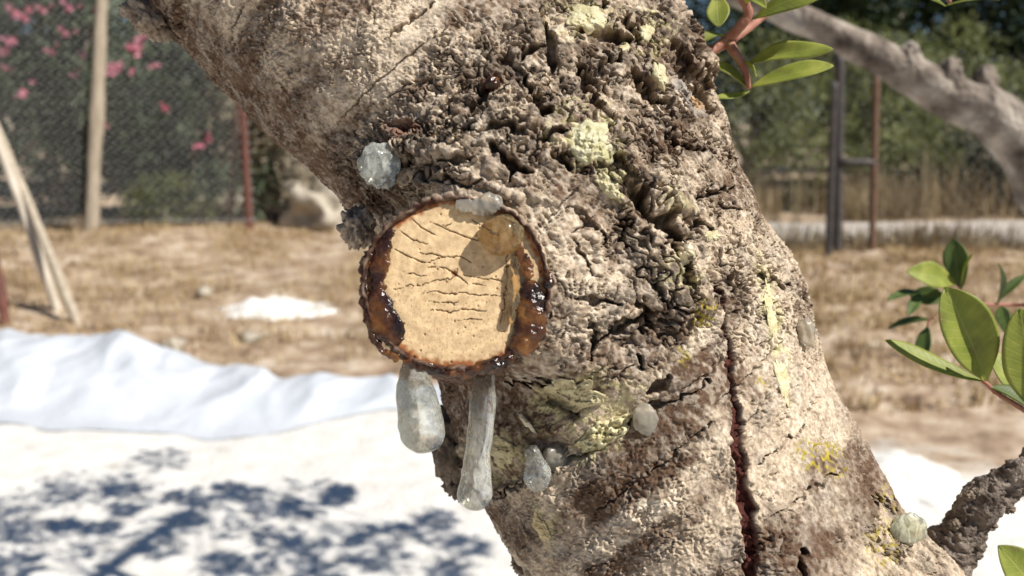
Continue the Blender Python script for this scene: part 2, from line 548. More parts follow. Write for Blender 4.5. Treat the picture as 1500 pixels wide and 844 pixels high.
d0 = 0.272
SEC = [  # left px, right px, axis depth, depth radius (m): from the crown fork down
    (-190, -420, 620, -470, 0.34, 0.050),
    (20, -200, 800, -230, 0.31, 0.056),
    (190, 0, 972, -8, 0.29, 0.062),
    (283, 95, 1032, 95, 0.282, 0.064),
    (366, 172, 1056, 170, 0.278, 0.065),
    (446, 247, 1078, 240, 0.275, 0.065),
    (528, 325, 1106, 320, d0, 0.064),
    (592, 430, 1154, 395, d0, 0.064),
    (628, 550, 1184, 480, d0, 0.064),
    (662, 665, 1212, 560, d0, 0.064),
    (712, 757, 1290, 712, d0, 0.066),
    (784, 846, 1400, 835, d0, 0.068),
    (880, 960, 1470, 950, d0, 0.070),
    (980, 1120, 1500, 1120, 0.28, 0.070),
]
LW = np.array([P(a, b, d) for a, b, c, e, d, r in SEC])
RW = np.array([P(c, e, d) for a, b, c, e, d, r in SEC])
BR = np.array([r for *_, r in SEC])
BK = np.tile(-FWD, (len(SEC), 1))
# root end, down to the ground
for zz, hw, br in ((0.55, 0.068, 0.072), (0.28, 0.08, 0.084), (0.08, 0.105, 0.11), (-0.06, 0.16, 0.16)):
    c = np.array([0.115, 0.33, zz]) if zz > 0.4 else np.array([0.10, 0.33, zz])
    LW = np.vstack([LW, c - [hw, 0, 0]]); RW = np.vstack([RW, c + [hw, 0, 0]]); BR = np.append(BR, br)
    BK = np.vstack([BK, [0, -1, 0]])
SS = np.column_stack([LW, RW, BR, BK])
# dense rows over the part in view
tk = np.arange(len(SS), dtype=float)
T0, T1, ND = 1.85, 11.5, 1000
tt = np.concatenate([np.linspace(0, T0, 30, endpoint=False), np.linspace(T0, T1, ND, endpoint=False), np.linspace(T1, len(SS) - 1, 70)])
# arc-length even rows inside the dense part
fine = catmull(SS, 4001)
tf = np.linspace(0, len(SS) - 1, 4001)
cm = (fine[:, :3] + fine[:, 3:6]) / 2
sl = np.concatenate([[0], np.cumsum(np.linalg.norm(np.diff(cm, axis=0), axis=1))])
sa, sb = np.interp([T0, T1], tf, sl)
tt[30:30 + ND] = np.interp(np.linspace(sa, sb, ND, endpoint=False), sl, tf)
S = np.column_stack([np.interp(tt, tf, fine[:, k]) for k in range(fine.shape[1])])
NR = len(tt)
th = np.concatenate([np.linspace(-0.03 * math.pi, 1.03 * math.pi, 740, endpoint=False), np.linspace(1.03 * math.pi, 1.97 * math.pi, 60, endpoint=False)])
NC = len(th)
cc = (S[:, :3] + S[:, 3:6]) / 2; hh = (S[:, 3:6] - S[:, :3]) / 2 * 0.965
bb = S[:, 7:10] * S[:, 6:7]
V = (cc[:, None] + hh[:, None] * np.cos(th)[None, :, None] + bb[:, None] * np.sin(th)[None, :, None]).reshape(-1, 3)


def outward(V):
    N = grid_normals(V, NR, NC, True)
    ctr = np.repeat(cc, NC, 0)
    s = np.sign(np.sum(N * (V - ctr), 1)); s[s == 0] = 1
    return N * s[:, None]


def seg_dist(px, py, pts):
    """distance in pixels to a polyline and the position (0..1) along it"""
    best = np.full(len(px), 1e9); pos = np.zeros(len(px))
    n = len(pts) - 1
    for k in range(n):
        ax, ay = pts[k]; bx, by = pts[k + 1]
        dx, dy = bx - ax, by - ay
        t = np.clip(((px - ax) * dx + (py - ay) * dy) / (dx * dx + dy * dy + 1e-9), 0, 1)
        d = np.hypot(px - ax - t * dx, py - ay - t * dy)
        w = d < best
        best = np.where(w, d, best); pos = np.where(w, (k + t) / n, pos)
    return best, pos


N = outward(V)
px, py, pz = proj(V)
vis = (np.sum(N * (CAMP - V), 1) > 0) & (np.tile(th, NR) > -0.2) & (np.tile(th, NR) < math.pi * 1.032)
front = np.sum(N * (CAMP - V), 1) / np.linalg.norm(CAMP - V, axis=1)
front = sstep(-0.05, 0.12, front) * vis
inview = ((px > -150) & (px < 1650) & (py > -150) & (py < 1000))

# coarse form: branch collar round the stump, swelling over the wound ridge, lower ledge
W0 = V * 1000.0                                     # millimetres
wob = fbm(W0 / 22.0, 2)
dst = np.hypot((px - 690) * 0.95, py - 432) + 22 * wob
cside = sstep(640, 760, px + 0.35 * (432 - py)) * (1 - sstep(480, 560, py - 0.3 * (px - 700)))
mac = (0.011 * (1 - sstep(120, 250, dst)) + 0.004 * (1 - sstep(200, 340, dst))) * cside
ridge_pts = [(575, 232), (640, 205), (740, 195), (840, 210), (900, 265), (960, 350), (1010, 420)]
dr, _ = seg_dist(px, py, ridge_pts)
mac = mac + 0.0045 * (1 - sstep(10, 75, dr + 10 * wob))
ledge = [(690, 735), (790, 690), (880, 650), (960, 590)]
dl, _ = seg_dist(px, py, ledge)
above = (py < np.interp(px, [600, 690, 790, 880, 960, 1050], [770, 735, 690, 650, 590, 540]))
mac = mac - 0.0016 * (1 - sstep(4, 50, dl)) * above
mac = mac + 0.0016 * fbm(W0 / 17.0 + 4, 2)
# shallow bumps along the limb and the trunk
mac = mac + 0.0022 * noise(W0 / 45.0 + 2)
V = V + N * (mac * front)[:, None] + N * (0.002 * noise(W0 / 40.0) * (1 - front))[:, None]
N = outward(V)
px, py, pz = proj(V)

# ------- bark relief
W = V * 1000.0
A_ax = -0.68 * RT + 0.73 * UP          # along the trunk
C_ax = 0.73 * RT + 0.68 * UP           # across it
sel = inview & (np.tile(th, NR) > -0.13 * math.pi)
def gg(arr): return arr[sel]
Wq = W[sel]
qa, qc, qn = Wq @ A_ax, Wq @ C_ax, Wq @ FWD
Q = np.column_stack([qa, qc, qn])
fx, fy, fz = px[sel], py[sel], pz[sel]
big = fbm(Q / 14.0, 3)
med = fbm(Q / 5.0 + 7, 3)


fine_n = noise(Q / 2.0 + 333)


def blobs(lst, rag=0.22):
    r = np.zeros(len(fx))
    for (x, y, rx, ry, ang, v) in lst:
        a = math.radians(ang)
        u = (fx - x) * math.cos(a) + (fy - y) * math.sin(a); w = -(fx - x) * math.sin(a) + (fy - y) * math.cos(a)
        e = np.hypot(u / rx, w / ry) + rag * med + rag * 0.4 * fine_n
        r = np.maximum(r, v * (1 - sstep(0.55, 1.15, e))) if v > 0 else np.minimum(r, v * (1 - sstep(0.55, 1.15, e)))
    return r


# zones (0..1)
zr, _ = seg_dist(fx, fy, ridge_pts)
zr2, _ = seg_dist(fx, fy, [(690, 130), (800, 90), (880, 30), (960, 20)])
zr3, _ = seg_dist(fx, fy, [(880, 500), (960, 470), (1000, 400)])
rough = np.maximum.reduce([1 - sstep(25, 90, zr + 26 * big), 0.9 * (1 - sstep(50, 130, zr2 + 30 * big)), 0.8 * (1 - sstep(25, 95, zr3 + 25 * big)),
                           blobs([(940, 150, 150, 110, 40, 0.8), (880, 480, 90, 60, -30, 0.75), (215, 30, 70, 40, 40, .9), (600, 215, 60, 40, 0, 1.0), (1330, 790, 90, 70, 40, .7)])])
dstump = np.hypot(fx - 672, fy - 418)
collar = (1 - sstep(170, 300, dstump + 30 * big)) * sstep(590, 700, fx + 40 * big) * (fy < 520) * (1 - 0.8 * (1 - sstep(20, 60, zr)))
rough = np.clip(rough * (1 - 0.85 * collar), 0, 1)
flaky = np.clip(sstep(840, 950, fx + 40 * big) * (1 - sstep(430, 560, fy + 50 * big)) + blobs([(1150, 350, 120, 90, 45, .9)]), 0, 1) * (1 - 0.4 * rough)
limbz = (1 - sstep(560, 740, fx + fy * 0.2 + 50 * big)) * (1 - sstep(230, 330, fy))
lower = sstep(540, 640, fy + 40 * big)

def facing(V_, N_):
    e_ = np.sum(N_[sel] * (CAMP - V_[sel]), 1) / np.linalg.norm(CAMP - V_[sel], axis=1)
    return np.clip(sstep(-0.2, 0.05, e_), 0, 1)


warp = np.column_stack([noise(Q / 3.0 + 1), noise(Q / 3.0 + 31), noise(Q / 3.0 + 61)])
# ---- medium relief (mm): swells, hollows, lips, ledges
cav = noise(Q / np.array([9.0, 6.0, 7.0]) + 40) * 1.1 + 0.5 * noise(Q / 3.6 + 45)
h = rough * (0.6 * cav - 1.1 * sstep(0.15, 0.5, -cav))
hol = blobs([(955, 312, 60, 20, 42, -3.0), (1012, 118, 62, 15, 55, -3.5), (950, 130, 26, 20, 30, -2.5), (585, 185, 18, 10, 0, -2.0), (822, 590, 34, 9, 42, -2.5), (805, 652, 26, 16, 0, -2.0)], 0.27)
h = h + hol
lips_noise = noise(Q / 3.0 + 400)
crevices = [  # polyline in photograph pixels, half width px, depth mm
    ([(912, 268), (945, 293), (975, 326), (1003, 350)], 12, 9), ([(985, 350), (1000, 385), (1014, 422)], 7, 7), ([(556, 268), (580, 248), (604, 238)], 6, 6), ([(688, 168), (703, 146), (720, 128)], 8, 7),
    ([(716, 212), (745, 240), (775, 250)], 9, 8), ([(744, 236), (750, 266)], 5, 6), ([(800, 36), (812, 80), (804, 108)], 7, 6), ([(842, 42), (880, 52), (918, 62)], 8, 7), ([(905, 28), (925, 45), (944, 64)], 6, 6),
    ([(768, 118), (790, 150), (803, 172)], 8, 7), ([(850, 98), (862, 135), (872, 164)], 8, 7), ([(878, 97), (908, 84)], 6, 6), ([(926, 102), (950, 126), (978, 152)], 11, 7), ([(988, 66), (1015, 92), (1036, 124), (1042, 165)], 8, 8),
    ([(700, 192), (732, 184), (765, 196)], 5, 5), ([(818, 224), (838, 243)], 7, 6), ([(893, 214), (905, 240), (926, 266)], 7, 7), ([(636, 202), (670, 190), (694, 186)], 5, 5), ([(618, 256), (660, 262), (704, 270)], 4, 4),
    ([(864, 468), (876, 500), (868, 524)], 5, 5), ([(880, 502), (910, 480), (938, 464)], 6, 5), ([(934, 438), (952, 474)], 5, 5), ([(846, 438), (905, 446)], 4.5, 4.5), ([(934, 518), (943, 538)], 7, 6), ([(952, 578), (978, 558)], 8, 6),
    ([(798, 572), (832, 606)], 7, 6), ([(738, 560), (790, 562), (818, 572)], 3, 3), ([(1052, 300), (1090, 306)], 4, 4), ([(998, 292), (1040, 285), (1074, 274)], 4, 4), ([(1108, 398), (1152, 422)], 4, 4), ([(1008, 328), (1038, 346)], 5, 4.5),
    ([(1174, 812), (1178, 850)], 6, 5), ([(1283, 728), (1308, 748)], 6, 5), ([(222, 38), (254, 62)], 8, 6), ([(640, 170), (690, 118)], 2.6, 3), ([(560, 60), (640, 0)], 2.2, 2.5), ([(660, 210), (740, 130)], 2.4, 2.5),
    ([(705, 738), (800, 690), (880, 655), (965, 590), (1040, 560)], 3.5, 4), ([(960, 690), (1040, 620)], 2.2, 2), ([(1110, 680), (1180, 620)], 2.4, 2.2), ([(1130, 760), (1230, 690)], 2.4, 2), ([(1060, 215), (1085, 240)], 5, 4), ([(960, 190), (1000, 215), (1040, 225)], 4, 4),
    ([(930, 400), (960, 420), (985, 450)], 4, 4), ([(900, 330), (925, 365)], 4, 4), ([(830, 300), (870, 330), (890, 360)], 3, 3), ([(840, 350), (860, 400)], 3, 3), ([(760, 90), (800, 60)], 5, 5), ([(870, 10), (900, 0)], 6, 5), ([(640, 235), (690, 232)], 5, 5), ([(790, 200), (830, 190)], 6, 6)]
crev = np.zeros(len(fx)); crevd = np.zeros(len(fx))
wx, wy = fx + 11 * med + 4 * fine_n, fy + 9 * lips_noise - 4 * fine_n
for cpts, w_, d_ in crevices:
    x0_, x1_ = min(p[0] for p in cpts) - 45, max(p[0] for p in cpts) + 45
    y0_, y1_ = min(p[1] for p in cpts) - 45, max(p[1] for p in cpts) + 45
    k_ = np.where((fx > x0_) & (fx < x1_) & (fy > y0_) & (fy < y1_))[0]
    dd_, tt_ = seg_dist(wx[k_], wy[k_], cpts)
    ww_ = w_ * (0.45 + 0.75 * np.sin(np.clip(tt_, 0.03, 0.97) * math.pi)) * (1 + 0.5 * lips_noise[k_])
    c_ = 1 - sstep(0.55, 1.1, dd_ / np.maximum(ww_, 0.8))
    crev[k_] = np.maximum(crev[k_], c_); crevd[k_] = np.maximum(crevd[k_], c_ * d_)
holm = np.clip(crev + np.clip(-hol / 4.0, 0, 1), 0, 1)
lip = blobs([(1046, 92, 16, 76, -26, 3.4), (988, 296, 44, 10, 42, 2.6), (915, 275, 22, 30, 0, 1.6), (640, 212, 60, 18, -10, 2.2), (840, 160, 50, 18, 10, 1.5), (1040, 350, 40, 16, 40, 1.5), (760, 285, 60, 9, 12, 1.4), (975, 40, 30, 20, 30, 1.6), (600, 262, 44, 16, 0, 2.0)], 0.4)
h = h + lip
shag = blobs([(655, 690, 45, 60, 30, 1.0), (775, 825, 40, 40, 0, .6), (520, 320, 30, 40, 0, .8), (1170, 400, 25, 70, -25, .6)])
h = h + shag * 2.4 * np.maximum(noise(Q / 3.6 + 51), -0.2)
D = np.zeros(len(V)); D[sel] = h * facing(V, N) * 0.001
nsel = ~sel
D[nsel] = 0.0012 * fbm(W[nsel] / 6.0, 3)
V = V + N * D[:, None]
N = outward(V)
N3 = N.reshape(NR, NC, 3)
for _ in range(4):                                   # soften the directions the fine pieces stand in
    N3 = N3 + np.roll(N3, 1, 1) + np.roll(N3, -1, 1) + np.concatenate([N3[:1], N3[:-1]]) + np.concatenate([N3[1:], N3[-1:]])
    N3 = N3 / np.linalg.norm(N3, axis=2)[..., None]
N = N3.reshape(-1, 3)

# ---- fine relief (mm): flat skin, split by narrow cracks into plates and flakes
g1 = noise(Q / np.array([1.9, 1.4, 1.6]) + 0.4 * warp)
plate = sstep(0.0, 0.20, np.abs(g1))
worm = (1 - sstep(0.04, 0.30, np.abs(noise(Q / np.array([1.7, 2.3, 1.9]) + 0.5 * warp + 300)))) * sstep(-.2, .4, noise(Q / 3.0 + 88))
line1 = 1 - sstep(0.06, 0.18, np.abs(noise(Q / np.array([3.8, 1.8, 2.6]) + 0.5 * warp + 310)))
line2 = 1 - sstep(0.06, 0.18, np.abs(noise(Q / np.array([1.8, 3.8, 2.6]) + 0.5 * warp + 320)))
line3 = 1 - sstep(0.07, 0.26, np.abs(noise(Q / np.array([1.7, 1.3, 1.5]) + 0.4 * warp + 330)))
m1 = sstep(-0.1, 0.2, noise(Q / 4.0 + 340)); m2 = sstep(-0.1, 0.2, noise(Q / 4.0 + 350)); m3 = sstep(-0.2, 0.25, noise(Q / 3.2 + 360))
cover = 0.25 + 0.75 * sstep(-0.3, 0.35, noise(Q / np.array([9.0, 14.0, 11.0]) + 380))
calm = (1 - 0.6 * collar) * cover
h = -(0.62 * line1 * m1 * (1 - 0.5 * lower) + 0.62 * line2 * m2 * (1 - 0.6 * flaky) + 0.28 * line3 * m3) * calm
worm2 = (1 - sstep(0.05, 0.34, np.abs(noise(Q / np.array([1.05, 1.5, 1.2]) + 0.5 * warp + 430)))) * sstep(-.3, .3, noise(Q / 2.6 + 431))
h = h + (0.34 * limbz + 0.16 * lower) * worm * cover + (0.5 * limbz + 0.55 * lower + 0.15) * worm2 * (0.45 + 0.55 * cover) * (1 - 0.5 * collar) + 0.12 * noise(Q / 0.9 + 370) + 0.3 * noise(Q / 4.5 + 375)
streak = noise(Q / np.array([6.5, 48.0, 30.0]) + 0.4 * warp[:, :1] + 390)
h = h + limbz * 0.7 * streak
f_a = noise(Q / np.array([7.5, 2.0, 3.0]) + 0.5 * warp + 11) * 1.5 + 0.5 * noise(Q / np.array([3.2, 1.1, 1.6]) + 13)
saw = (f_a * 1.5) % 1.0
fl2 = (noise(Q / np.array([6.0, 3.6, 4.5]) + 0.9 * warp + 211) * 2.2) % 1.0
h = h + np.maximum(flaky, 0.35 * rough) * 0.95 * saw + (1 - flaky) * (0.16 + 0.35 * rough) * fl2
fa_h, fa_e = facets(Q / np.array([5.0, 2.6, 3.4]) + 0.35 * warp, 1, 1.1)
h = h + rough * 0.8 * fa_h * sstep(0.0, 0.09, fa_e) * (1 - 0.8 * holm) + (1 - rough) * 0.25 * fa_h * sstep(0.0, 0.09, fa_e) * cover
gap = 1 - sstep(0.05, 0.16, np.abs(noise(Q / np.array([6.0, 2.8, 3.6]) + 0.8 * warp + 230)))
gapd = (rough * 2.2 + flaky * 1.7 + 0.4 * collar + 0.1) * gap * sstep(-0.25, 0.1, noise(Q / 8.0 + 240))
h = h - 0.5 * gapd
ck = noise(Q / np.array([9.0, 55.0, 30.0]) + 70) + 0.12 * noise(Q / 2.0)
ckm = sstep(0.05, 0.25, noise(Q / 16.0 + 77))
h = h - 1.8 * (1 - sstep(0.0, 0.045, np.abs(ck))) * ckm * (1 - rough)
radial = (dstump / 9.0) + 1.8 * big + 0.7 * med
ck2 = np.abs((radial % 1.0) - 0.5)
h = h + collar * 0.9 * np.sin(dstump / 4.6 + 5 * big + 2 * med) * sstep(-.3, .3, noise(Q / 11.0 + 410))
h = h - collar * 1.9 * (1 - sstep(0.02, 0.13, ck2)) * sstep(0.0, 0.25, noise(Q / 6.0 + 90))
h = h + collar * (0.5 * noise(Q / np.array([5, 3, 3.0]) + 95) + 0.35 * fl2)
dcut, tcut = seg_dist(fx + 6 * med, fy, [(1058, 420), (1066, 500), (1076, 600), (1084, 690), (1096, 760), (1103, 900)])
wcut = (2.8 + 8.0 * sstep(0.15, 0.75, tcut) * (1 + 0.3 * big)) * (1 + 0.45 * noise(Q / 4.0 + 440))
cut = (1 - sstep(0.75, 1.15, dcut / wcut)) * (fy > 418)
h = h - 2.6 * cut * (0.75 + 0.35 * noise(Q / 2.2 + 33)) + 1.2 * (1 - sstep(1.0, 2.0, dcut / wcut)) * (1 - cut) * (fy > 560) * np.maximum(0.3 + noise(Q / 1.8), 0)
h = h + shag * 1.6 * np.maximum(noise(Q / 1.7 + 53), 0)
fe = facing(V, N)
hx = 0.6 * plate + 0.3
D[:] = 0; D[sel] = (h * fe + hx * (1 - fe)) * 0.001
rz_ = np.zeros(len(V)); rz_[sel] = np.maximum(rough, 0.6 * flaky) * fe
N = N - FWD[None] * (0.9 * rz_)[:, None]; N = N / np.linalg.norm(N, axis=1)[:, None]
V = V + N * D[:, None]
# crags: narrow shafts sunk straight into the wood
und = np.zeros(len(V)); und[sel] = (crevd + 0.45 * gapd) * fe * 0.001
V = V + FWD[None] * und[:, None]

# ------- bark colour (pale lichen-grey skin, brown patches, shade painted under the limb, lichens, the red cut)
pale = np.array([0.51, 0.418, 0.312]); brown = np.array([0.122, 0.076, 0.049]); grey = np.array([0.31, 0.27, 0.225]); cream = np.array([0.66, 0.575, 0.455])
band = noise(Q / np.array([16.0, 60.0, 40.0]) + 100) + 0.45 * noise(Q / 6.0 + 105) + 0.3 * noise(Q / 2.2 + 108)
tint = blobs([(930, 700, 130, 70, -40, 0.9), (1030, 560, 60, 50, -40, .8), (880, 810, 120, 35, -35, .6), (620, 700, 120, 120, 0, .9), (380, 150, 320, 45, 43, .75), (1120, 560, 30, 40, 0, .5), (1230, 700, 60, 60, 40, .6), (1180, 790, 90, 50, -30, .6), (1000, 620, 50, 60, 20, .5), (1130, 540, 24, 40, 0, .5), (690, 590, 130, 70, 0, .9), (740, 100, 110, 22, -45, .4), (960, 200, 90, 30, 40, .35)])  # brown patches; the long one paints shade along the limb's underside
tint2 = blobs([(940, 755, 165, 24, -38, 1.2), (1030, 490, 50, 16, -45, 1.2), (1190, 600, 40, 90, -25, .6), (1040, 640, 30, 60, 10, .5), (1130, 480, 40, 160, -10, .6), (830, 370, 50, 130, -35, .7), (560, 80, 180, 45, -45, .5), (1000, 650, 30, 20, -40, .4), (850, 440, 60, 60, 0, .6), (1180, 720, 90, 60, 30, .5)])
sband = noise(Q / np.array([7.0, 48.0, 30.0]) + 0.4 * warp[:, :1] + 390) + 0.25 * noise(Q / 3.0 + 391)
band = band * (1 - limbz) + 1.3 * sband * limbz + 0.1 * limbz
lowb = noise(Q / np.array([11.0, 70.0, 40.0]) + 420) + 0.2 * noise(Q / 2.5 + 421)
band = band * (1 - 0.6 * lower) + 0.9 * lowb * lower
mixb = np.clip(sstep(-0.3, 0.35, band) * 0.85 + 1.2 * tint - 1.0 * tint2, 0, 1)
col = pale * (1 - mixb[:, None]) + brown * mixb[:, None]
arc = collar * sstep(-0.1, 0.5, np.sin(dstump / 9.0 + 6 * big + 2 * med)) * 0.45
col = col * (1 - arc[:, None]) + brown * arc[:, None]
g = sstep(0.1, 0.6, noise(Q / 9.0 + 120) + 0.4 * noise(Q / 2.0)) * 0.5
col = col * (1 - g[:, None]) + grey * g[:, None]
cr = np.clip(0.75 * tint2 * sstep(-0.3, 0.3, noise(Q / 3.0 + 130)), 0, 1)
col = col * (1 - cr[:, None]) + cream * cr[:, None]
fleck = sstep(0.0, 0.3, noise(Q / np.array([1.9, 1.4, 1.6]) + 140) + 0.5 * noise(Q / 6.0 + 141)) * (0.38 - 0.16 * np.maximum(lower, limbz))
skin = sstep(0.02, 0.2, noise(Q / np.array([4.2, 3.0, 3.4]) + 0.5 * warp + 170) + 0.45 * noise(Q / 1.6 + 171)) * (0.5 - 0.22 * np.maximum(lower, limbz))
col = col * (1 - skin[:, None]) + (0.35 * col + 0.65 * brown) * skin[:, None]
col = col * (1 - fleck[:, None]) + np.array([0.64, 0.565, 0.465]) * fleck[:, None]
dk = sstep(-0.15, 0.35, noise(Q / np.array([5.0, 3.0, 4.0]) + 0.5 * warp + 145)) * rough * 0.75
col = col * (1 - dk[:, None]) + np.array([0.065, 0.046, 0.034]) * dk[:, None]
# lichens
def paint(m, c):
    global col
    col = col * (1 - m[:, None]) + np.array(c) * m[:, None]
lsp = noise(Q / 2.2 + 150)
paint(blobs([(1132, 470, 17, 120, -14, 1.0)]) * sstep(-0.35, 0.1, lsp + 0.3 * med) * 0.8, (0.58, 0.53, 0.32))
paint(blobs([(855, 590, 95, 55, -10, 1.0), (890, 640, 80, 28, -30, 1.0), (730, 670, 60, 45, 30, .8), (800, 770, 22, 40, -20, .8)]) * sstep(-0.3, 0.2, lsp) * 0.85, (0.48, 0.43, 0.25))
paint(blobs([(860, 200, 70, 60, 30, .8), (900, 270, 40, 26, 40, .9), (850, 25, 60, 40, 0, .7), (1000, 400, 55, 30, 40, .6), (950, 50, 40, 40, 0, .7), (985, 300, 30, 20, 40, .5)]) * sstep(-0.1, 0.35, lsp) * 0.75, (0.58, 0.54, 0.30))
paint(blobs([(1195, 665, 40, 26, 0, 1), (1030, 462, 18, 26, 20, 1), (1225, 690, 20, 14, 0, .8), (1290, 800, 30, 50, 10, .8), (1120, 560, 16, 12, 0, .8), (1000, 520, 14, 18, 0, .6), (1305, 730, 25, 25, 0, .8)]) * sstep(0.05, 0.3, noise(Q / 1.3 + 160)), (0.36, 0.29, 0.045))
# bare grey heartwood in the hollow at the top right
paint(blobs([(1008, 142, 40, 13, 55, 1.0)]), (0.31, 0.28, 0.25))
paint(blobs([(1020, 150, 16, 9, 60, .9)]), (0.42, 0.28, 0.15))
paint(blobs([(722, 122, 13, 12, 0, 1.0), (590, 190, 30, 16, 0, .7)]), (0.14, 0.045, 0.03))
paint(np.clip(cut * 1.3, 0, 1), (0.075, 0.024, 0.018))
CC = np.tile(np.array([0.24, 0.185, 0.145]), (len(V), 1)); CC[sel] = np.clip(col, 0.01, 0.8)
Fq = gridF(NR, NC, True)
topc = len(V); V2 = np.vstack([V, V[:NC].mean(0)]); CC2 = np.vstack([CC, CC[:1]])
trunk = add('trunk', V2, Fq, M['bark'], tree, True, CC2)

# depth map of the finished trunk, to set things onto it
ZW, ZH = 1000, 570
zb = np.full((ZH, ZW), 9.0)
px, py, pz = proj(V)
ix = (px / 1500 * 999).round().astype(int) if False else np.floor((px + 50) / 1.6).astype(int)
iy = np.floor((py + 30) / 1.6).astype(int)
ok = (ix >= 0) & (ix < ZW) & (iy >= 0) & (iy < ZH) & (pz > 0.05)
np.minimum.at(zb, (iy[ok], ix[ok]), pz[ok])
for _ in range(3):
    hole = zb > 8
    nb = np.minimum.reduce([np.roll(zb, 1, 0), np.roll(zb, -1, 0), np.roll(zb, 1, 1), np.roll(zb, -1, 1)])
    zb = np.where(hole, nb, zb)


def depth(x, y, r=2):
    i, j = int((y + 30) / 1.6), int((x + 50) / 1.6)
    w = zb[max(0, i - r):i + r + 1, max(0, j - r):j + r + 1]
    w = w[w < 8]
    return float(np.median(w)) if len(w) else 0.27


def surf(x, y, lift=0.0, r=2):
    return P(x, y, depth(x, y, r) - lift)


PXM = lambda d: d / FPX        # one photograph pixel in metres at depth d

# ------------------------------------------------------------------ sawn branch stump
Fc = P(668, 415, 0.192)
Bc = P(706, 446, 0.245)
nrm = Fc - Bc; nrm /= np.linalg.norm(nrm)
nrm = nrm * 0.55 + (CAMP - Fc) / np.linalg.norm(CAMP - Fc) * 0.45; nrm /= np.linalg.norm(nrm)
ex = RT - nrm * (RT @ nrm); ex /= np.linalg.norm(ex)
ey = np.cross(nrm, ex)
pm = PXM(0.192)


def rim_r(a):
    p = np.column_stack([np.cos(a) * 2.2, np.sin(a) * 2.2, np.full(len(a), 3.3)])
    base = 1 / np.sqrt((np.cos(a) / 138) ** 2 + (np.sin(a) / 128) ** 2)
    return base + 4.0 * fbm(p, 3)


seg = 420
ang = np.linspace(0, 2 * math.pi, seg, endpoint=False)
R0 = rim_r(ang)
prof = []        # (fraction to base, radial factor, height mm)
rings = []
for k, f in enumerate(np.linspace(1, 0, 46)):            # side, from the root to the rim
    c = Fc * (1 - f) + Bc * f
    rr = R0 * (1.0 + 0.20 * f ** 1.5)
    rings.append((c, rr, 0.0))
for rf, zz in ((0.99, 0.0006), (0.98, 0.0008), (0.968, 0.0007), (0.955, 0.0002), (0.945, -0.0008), (0.93, -0.002), (0.90, -0.003)):
    rings.append((Fc + nrm * zz, R0 * rf, 1.0))
Vs = []
for c, rr, _ in rings:
    Vs.append(c + (np.cos(ang) * rr * pm)[:, None] * ex + (np.sin(ang) * rr * pm)[:, None] * ey)
Vs = np.array(Vs).reshape(-1, 3)
Wm = Vs * 1000
radial_n = (np.cos(ang)[:, None] * ex + np.sin(ang)[:, None] * ey)
Nn = np.tile(radial_n, (len(rings), 1))
lipw = np.repeat([r[2] for r in rings], seg)
Nn = Nn * (1 - 0.7 * lipw[:, None]) + nrm * 0.7 * lipw[:, None]
wf1, wf2, wid = worley(Wm / 2.6)
nz = 0.75 * sstep(0.02, 0.3, wf2 - wf1) * (0.4 + wid) + 0.7 * fbm(Wm / 3.0, 3) + 0.3 * noise(Wm / 0.8)
Vs = Vs + Nn * (nz * 0.001 * (1.0 - 0.35 * lipw))[:, None]
cb = np.tile(np.array([0.17, 0.115, 0.085]), (len(Vs), 1))
t = sstep(-0.2, 0.5, noise(Wm / 4.0 + 5))[:, None]
cb = cb * (1 - t) + np.array([0.085, 0.05, 0.037]) * t
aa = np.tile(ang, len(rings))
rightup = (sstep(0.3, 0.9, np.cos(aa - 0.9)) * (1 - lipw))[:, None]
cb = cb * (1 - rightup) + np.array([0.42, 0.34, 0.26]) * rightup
lw = (lipw * sstep(-0.3, 0.3, noise(Wm / 2.2 + 9)))[:, None]
cb = cb * (1 - lw) + np.array([0.045, 0.018, 0.012]) * lw
stump = add('cut_stump', Vs, gridF(len(rings), seg, True), M['bark'], tree, True, cb)
tag(stump, 'short round branch stump sawn flat with amber resin round its rim')

# sawn face: dense sheet with drying cracks cut into it
gn = 270
gx, gy = np.meshgrid(np.linspace(-142, 142, gn), np.linspace(-132, 132, gn))
X, Y = gx.ravel(), gy.ravel()
rr = np.hypot(X, Y); aa = np.arctan2(Y, X)
lim = np.interp(aa % (2 * math.pi), np.append(ang, 2 * math.pi), np.append(R0, R0[0])) * 0.958
pw = np.column_stack([X, Y, np.zeros_like(X)])
hz = 0.05 * fbm(pw / 30, 3) + 0.02 * noise(pw / 5) + 0.018 * noise(pw / np.array([2, 9, 1]))
hz += 0.25 * sstep(0.86, 1.0, rr / lim) * (0.6 + noise(pw / 9 + 7))
wig = 5.0 * noise(pw / 20 + 3) + 2.6 * noise(pw / 6 + 4) + 1.0 * noise(pw / 2.5 + 6)
cracks = [  # photograph pixels
    [(583, 336), (605, 352), (625, 356)], [(578, 365), (600, 377), (628, 384), (650, 376)], [(610, 368), (640, 374), (650, 376), (675, 375), (690, 384)], [(630, 325), (660, 337), (690, 350), (712, 352)],
    [(641, 390), (655, 394), (672, 405), (685, 416)], [(622, 393), (640, 390)], [(615, 430), (635, 425), (655, 432), (672, 430), (690, 430), (710, 433), (735, 434)], [(623, 442), (648, 443), (672, 441)],
    [(680, 404), (700, 407), (740, 411)], [(645, 410), (600, 420), (572, 424)], [(665, 402), (640, 412)], [(600, 318), (615, 332), (640, 345)], [(690, 415), (715, 420)], [(630, 455), (660, 456), (690, 453), (712, 456)],
    [(745, 372), (743, 410), (741, 440), (735, 480)], [(690, 320), (712, 334), (730, 345)], [(592, 400), (625, 404)], [(645, 330), (660, 324)], [(668, 470), (690, 466), (705, 468)]]
depthc = np.zeros(len(X))
CX, CY = 668 + X, 415 - Y
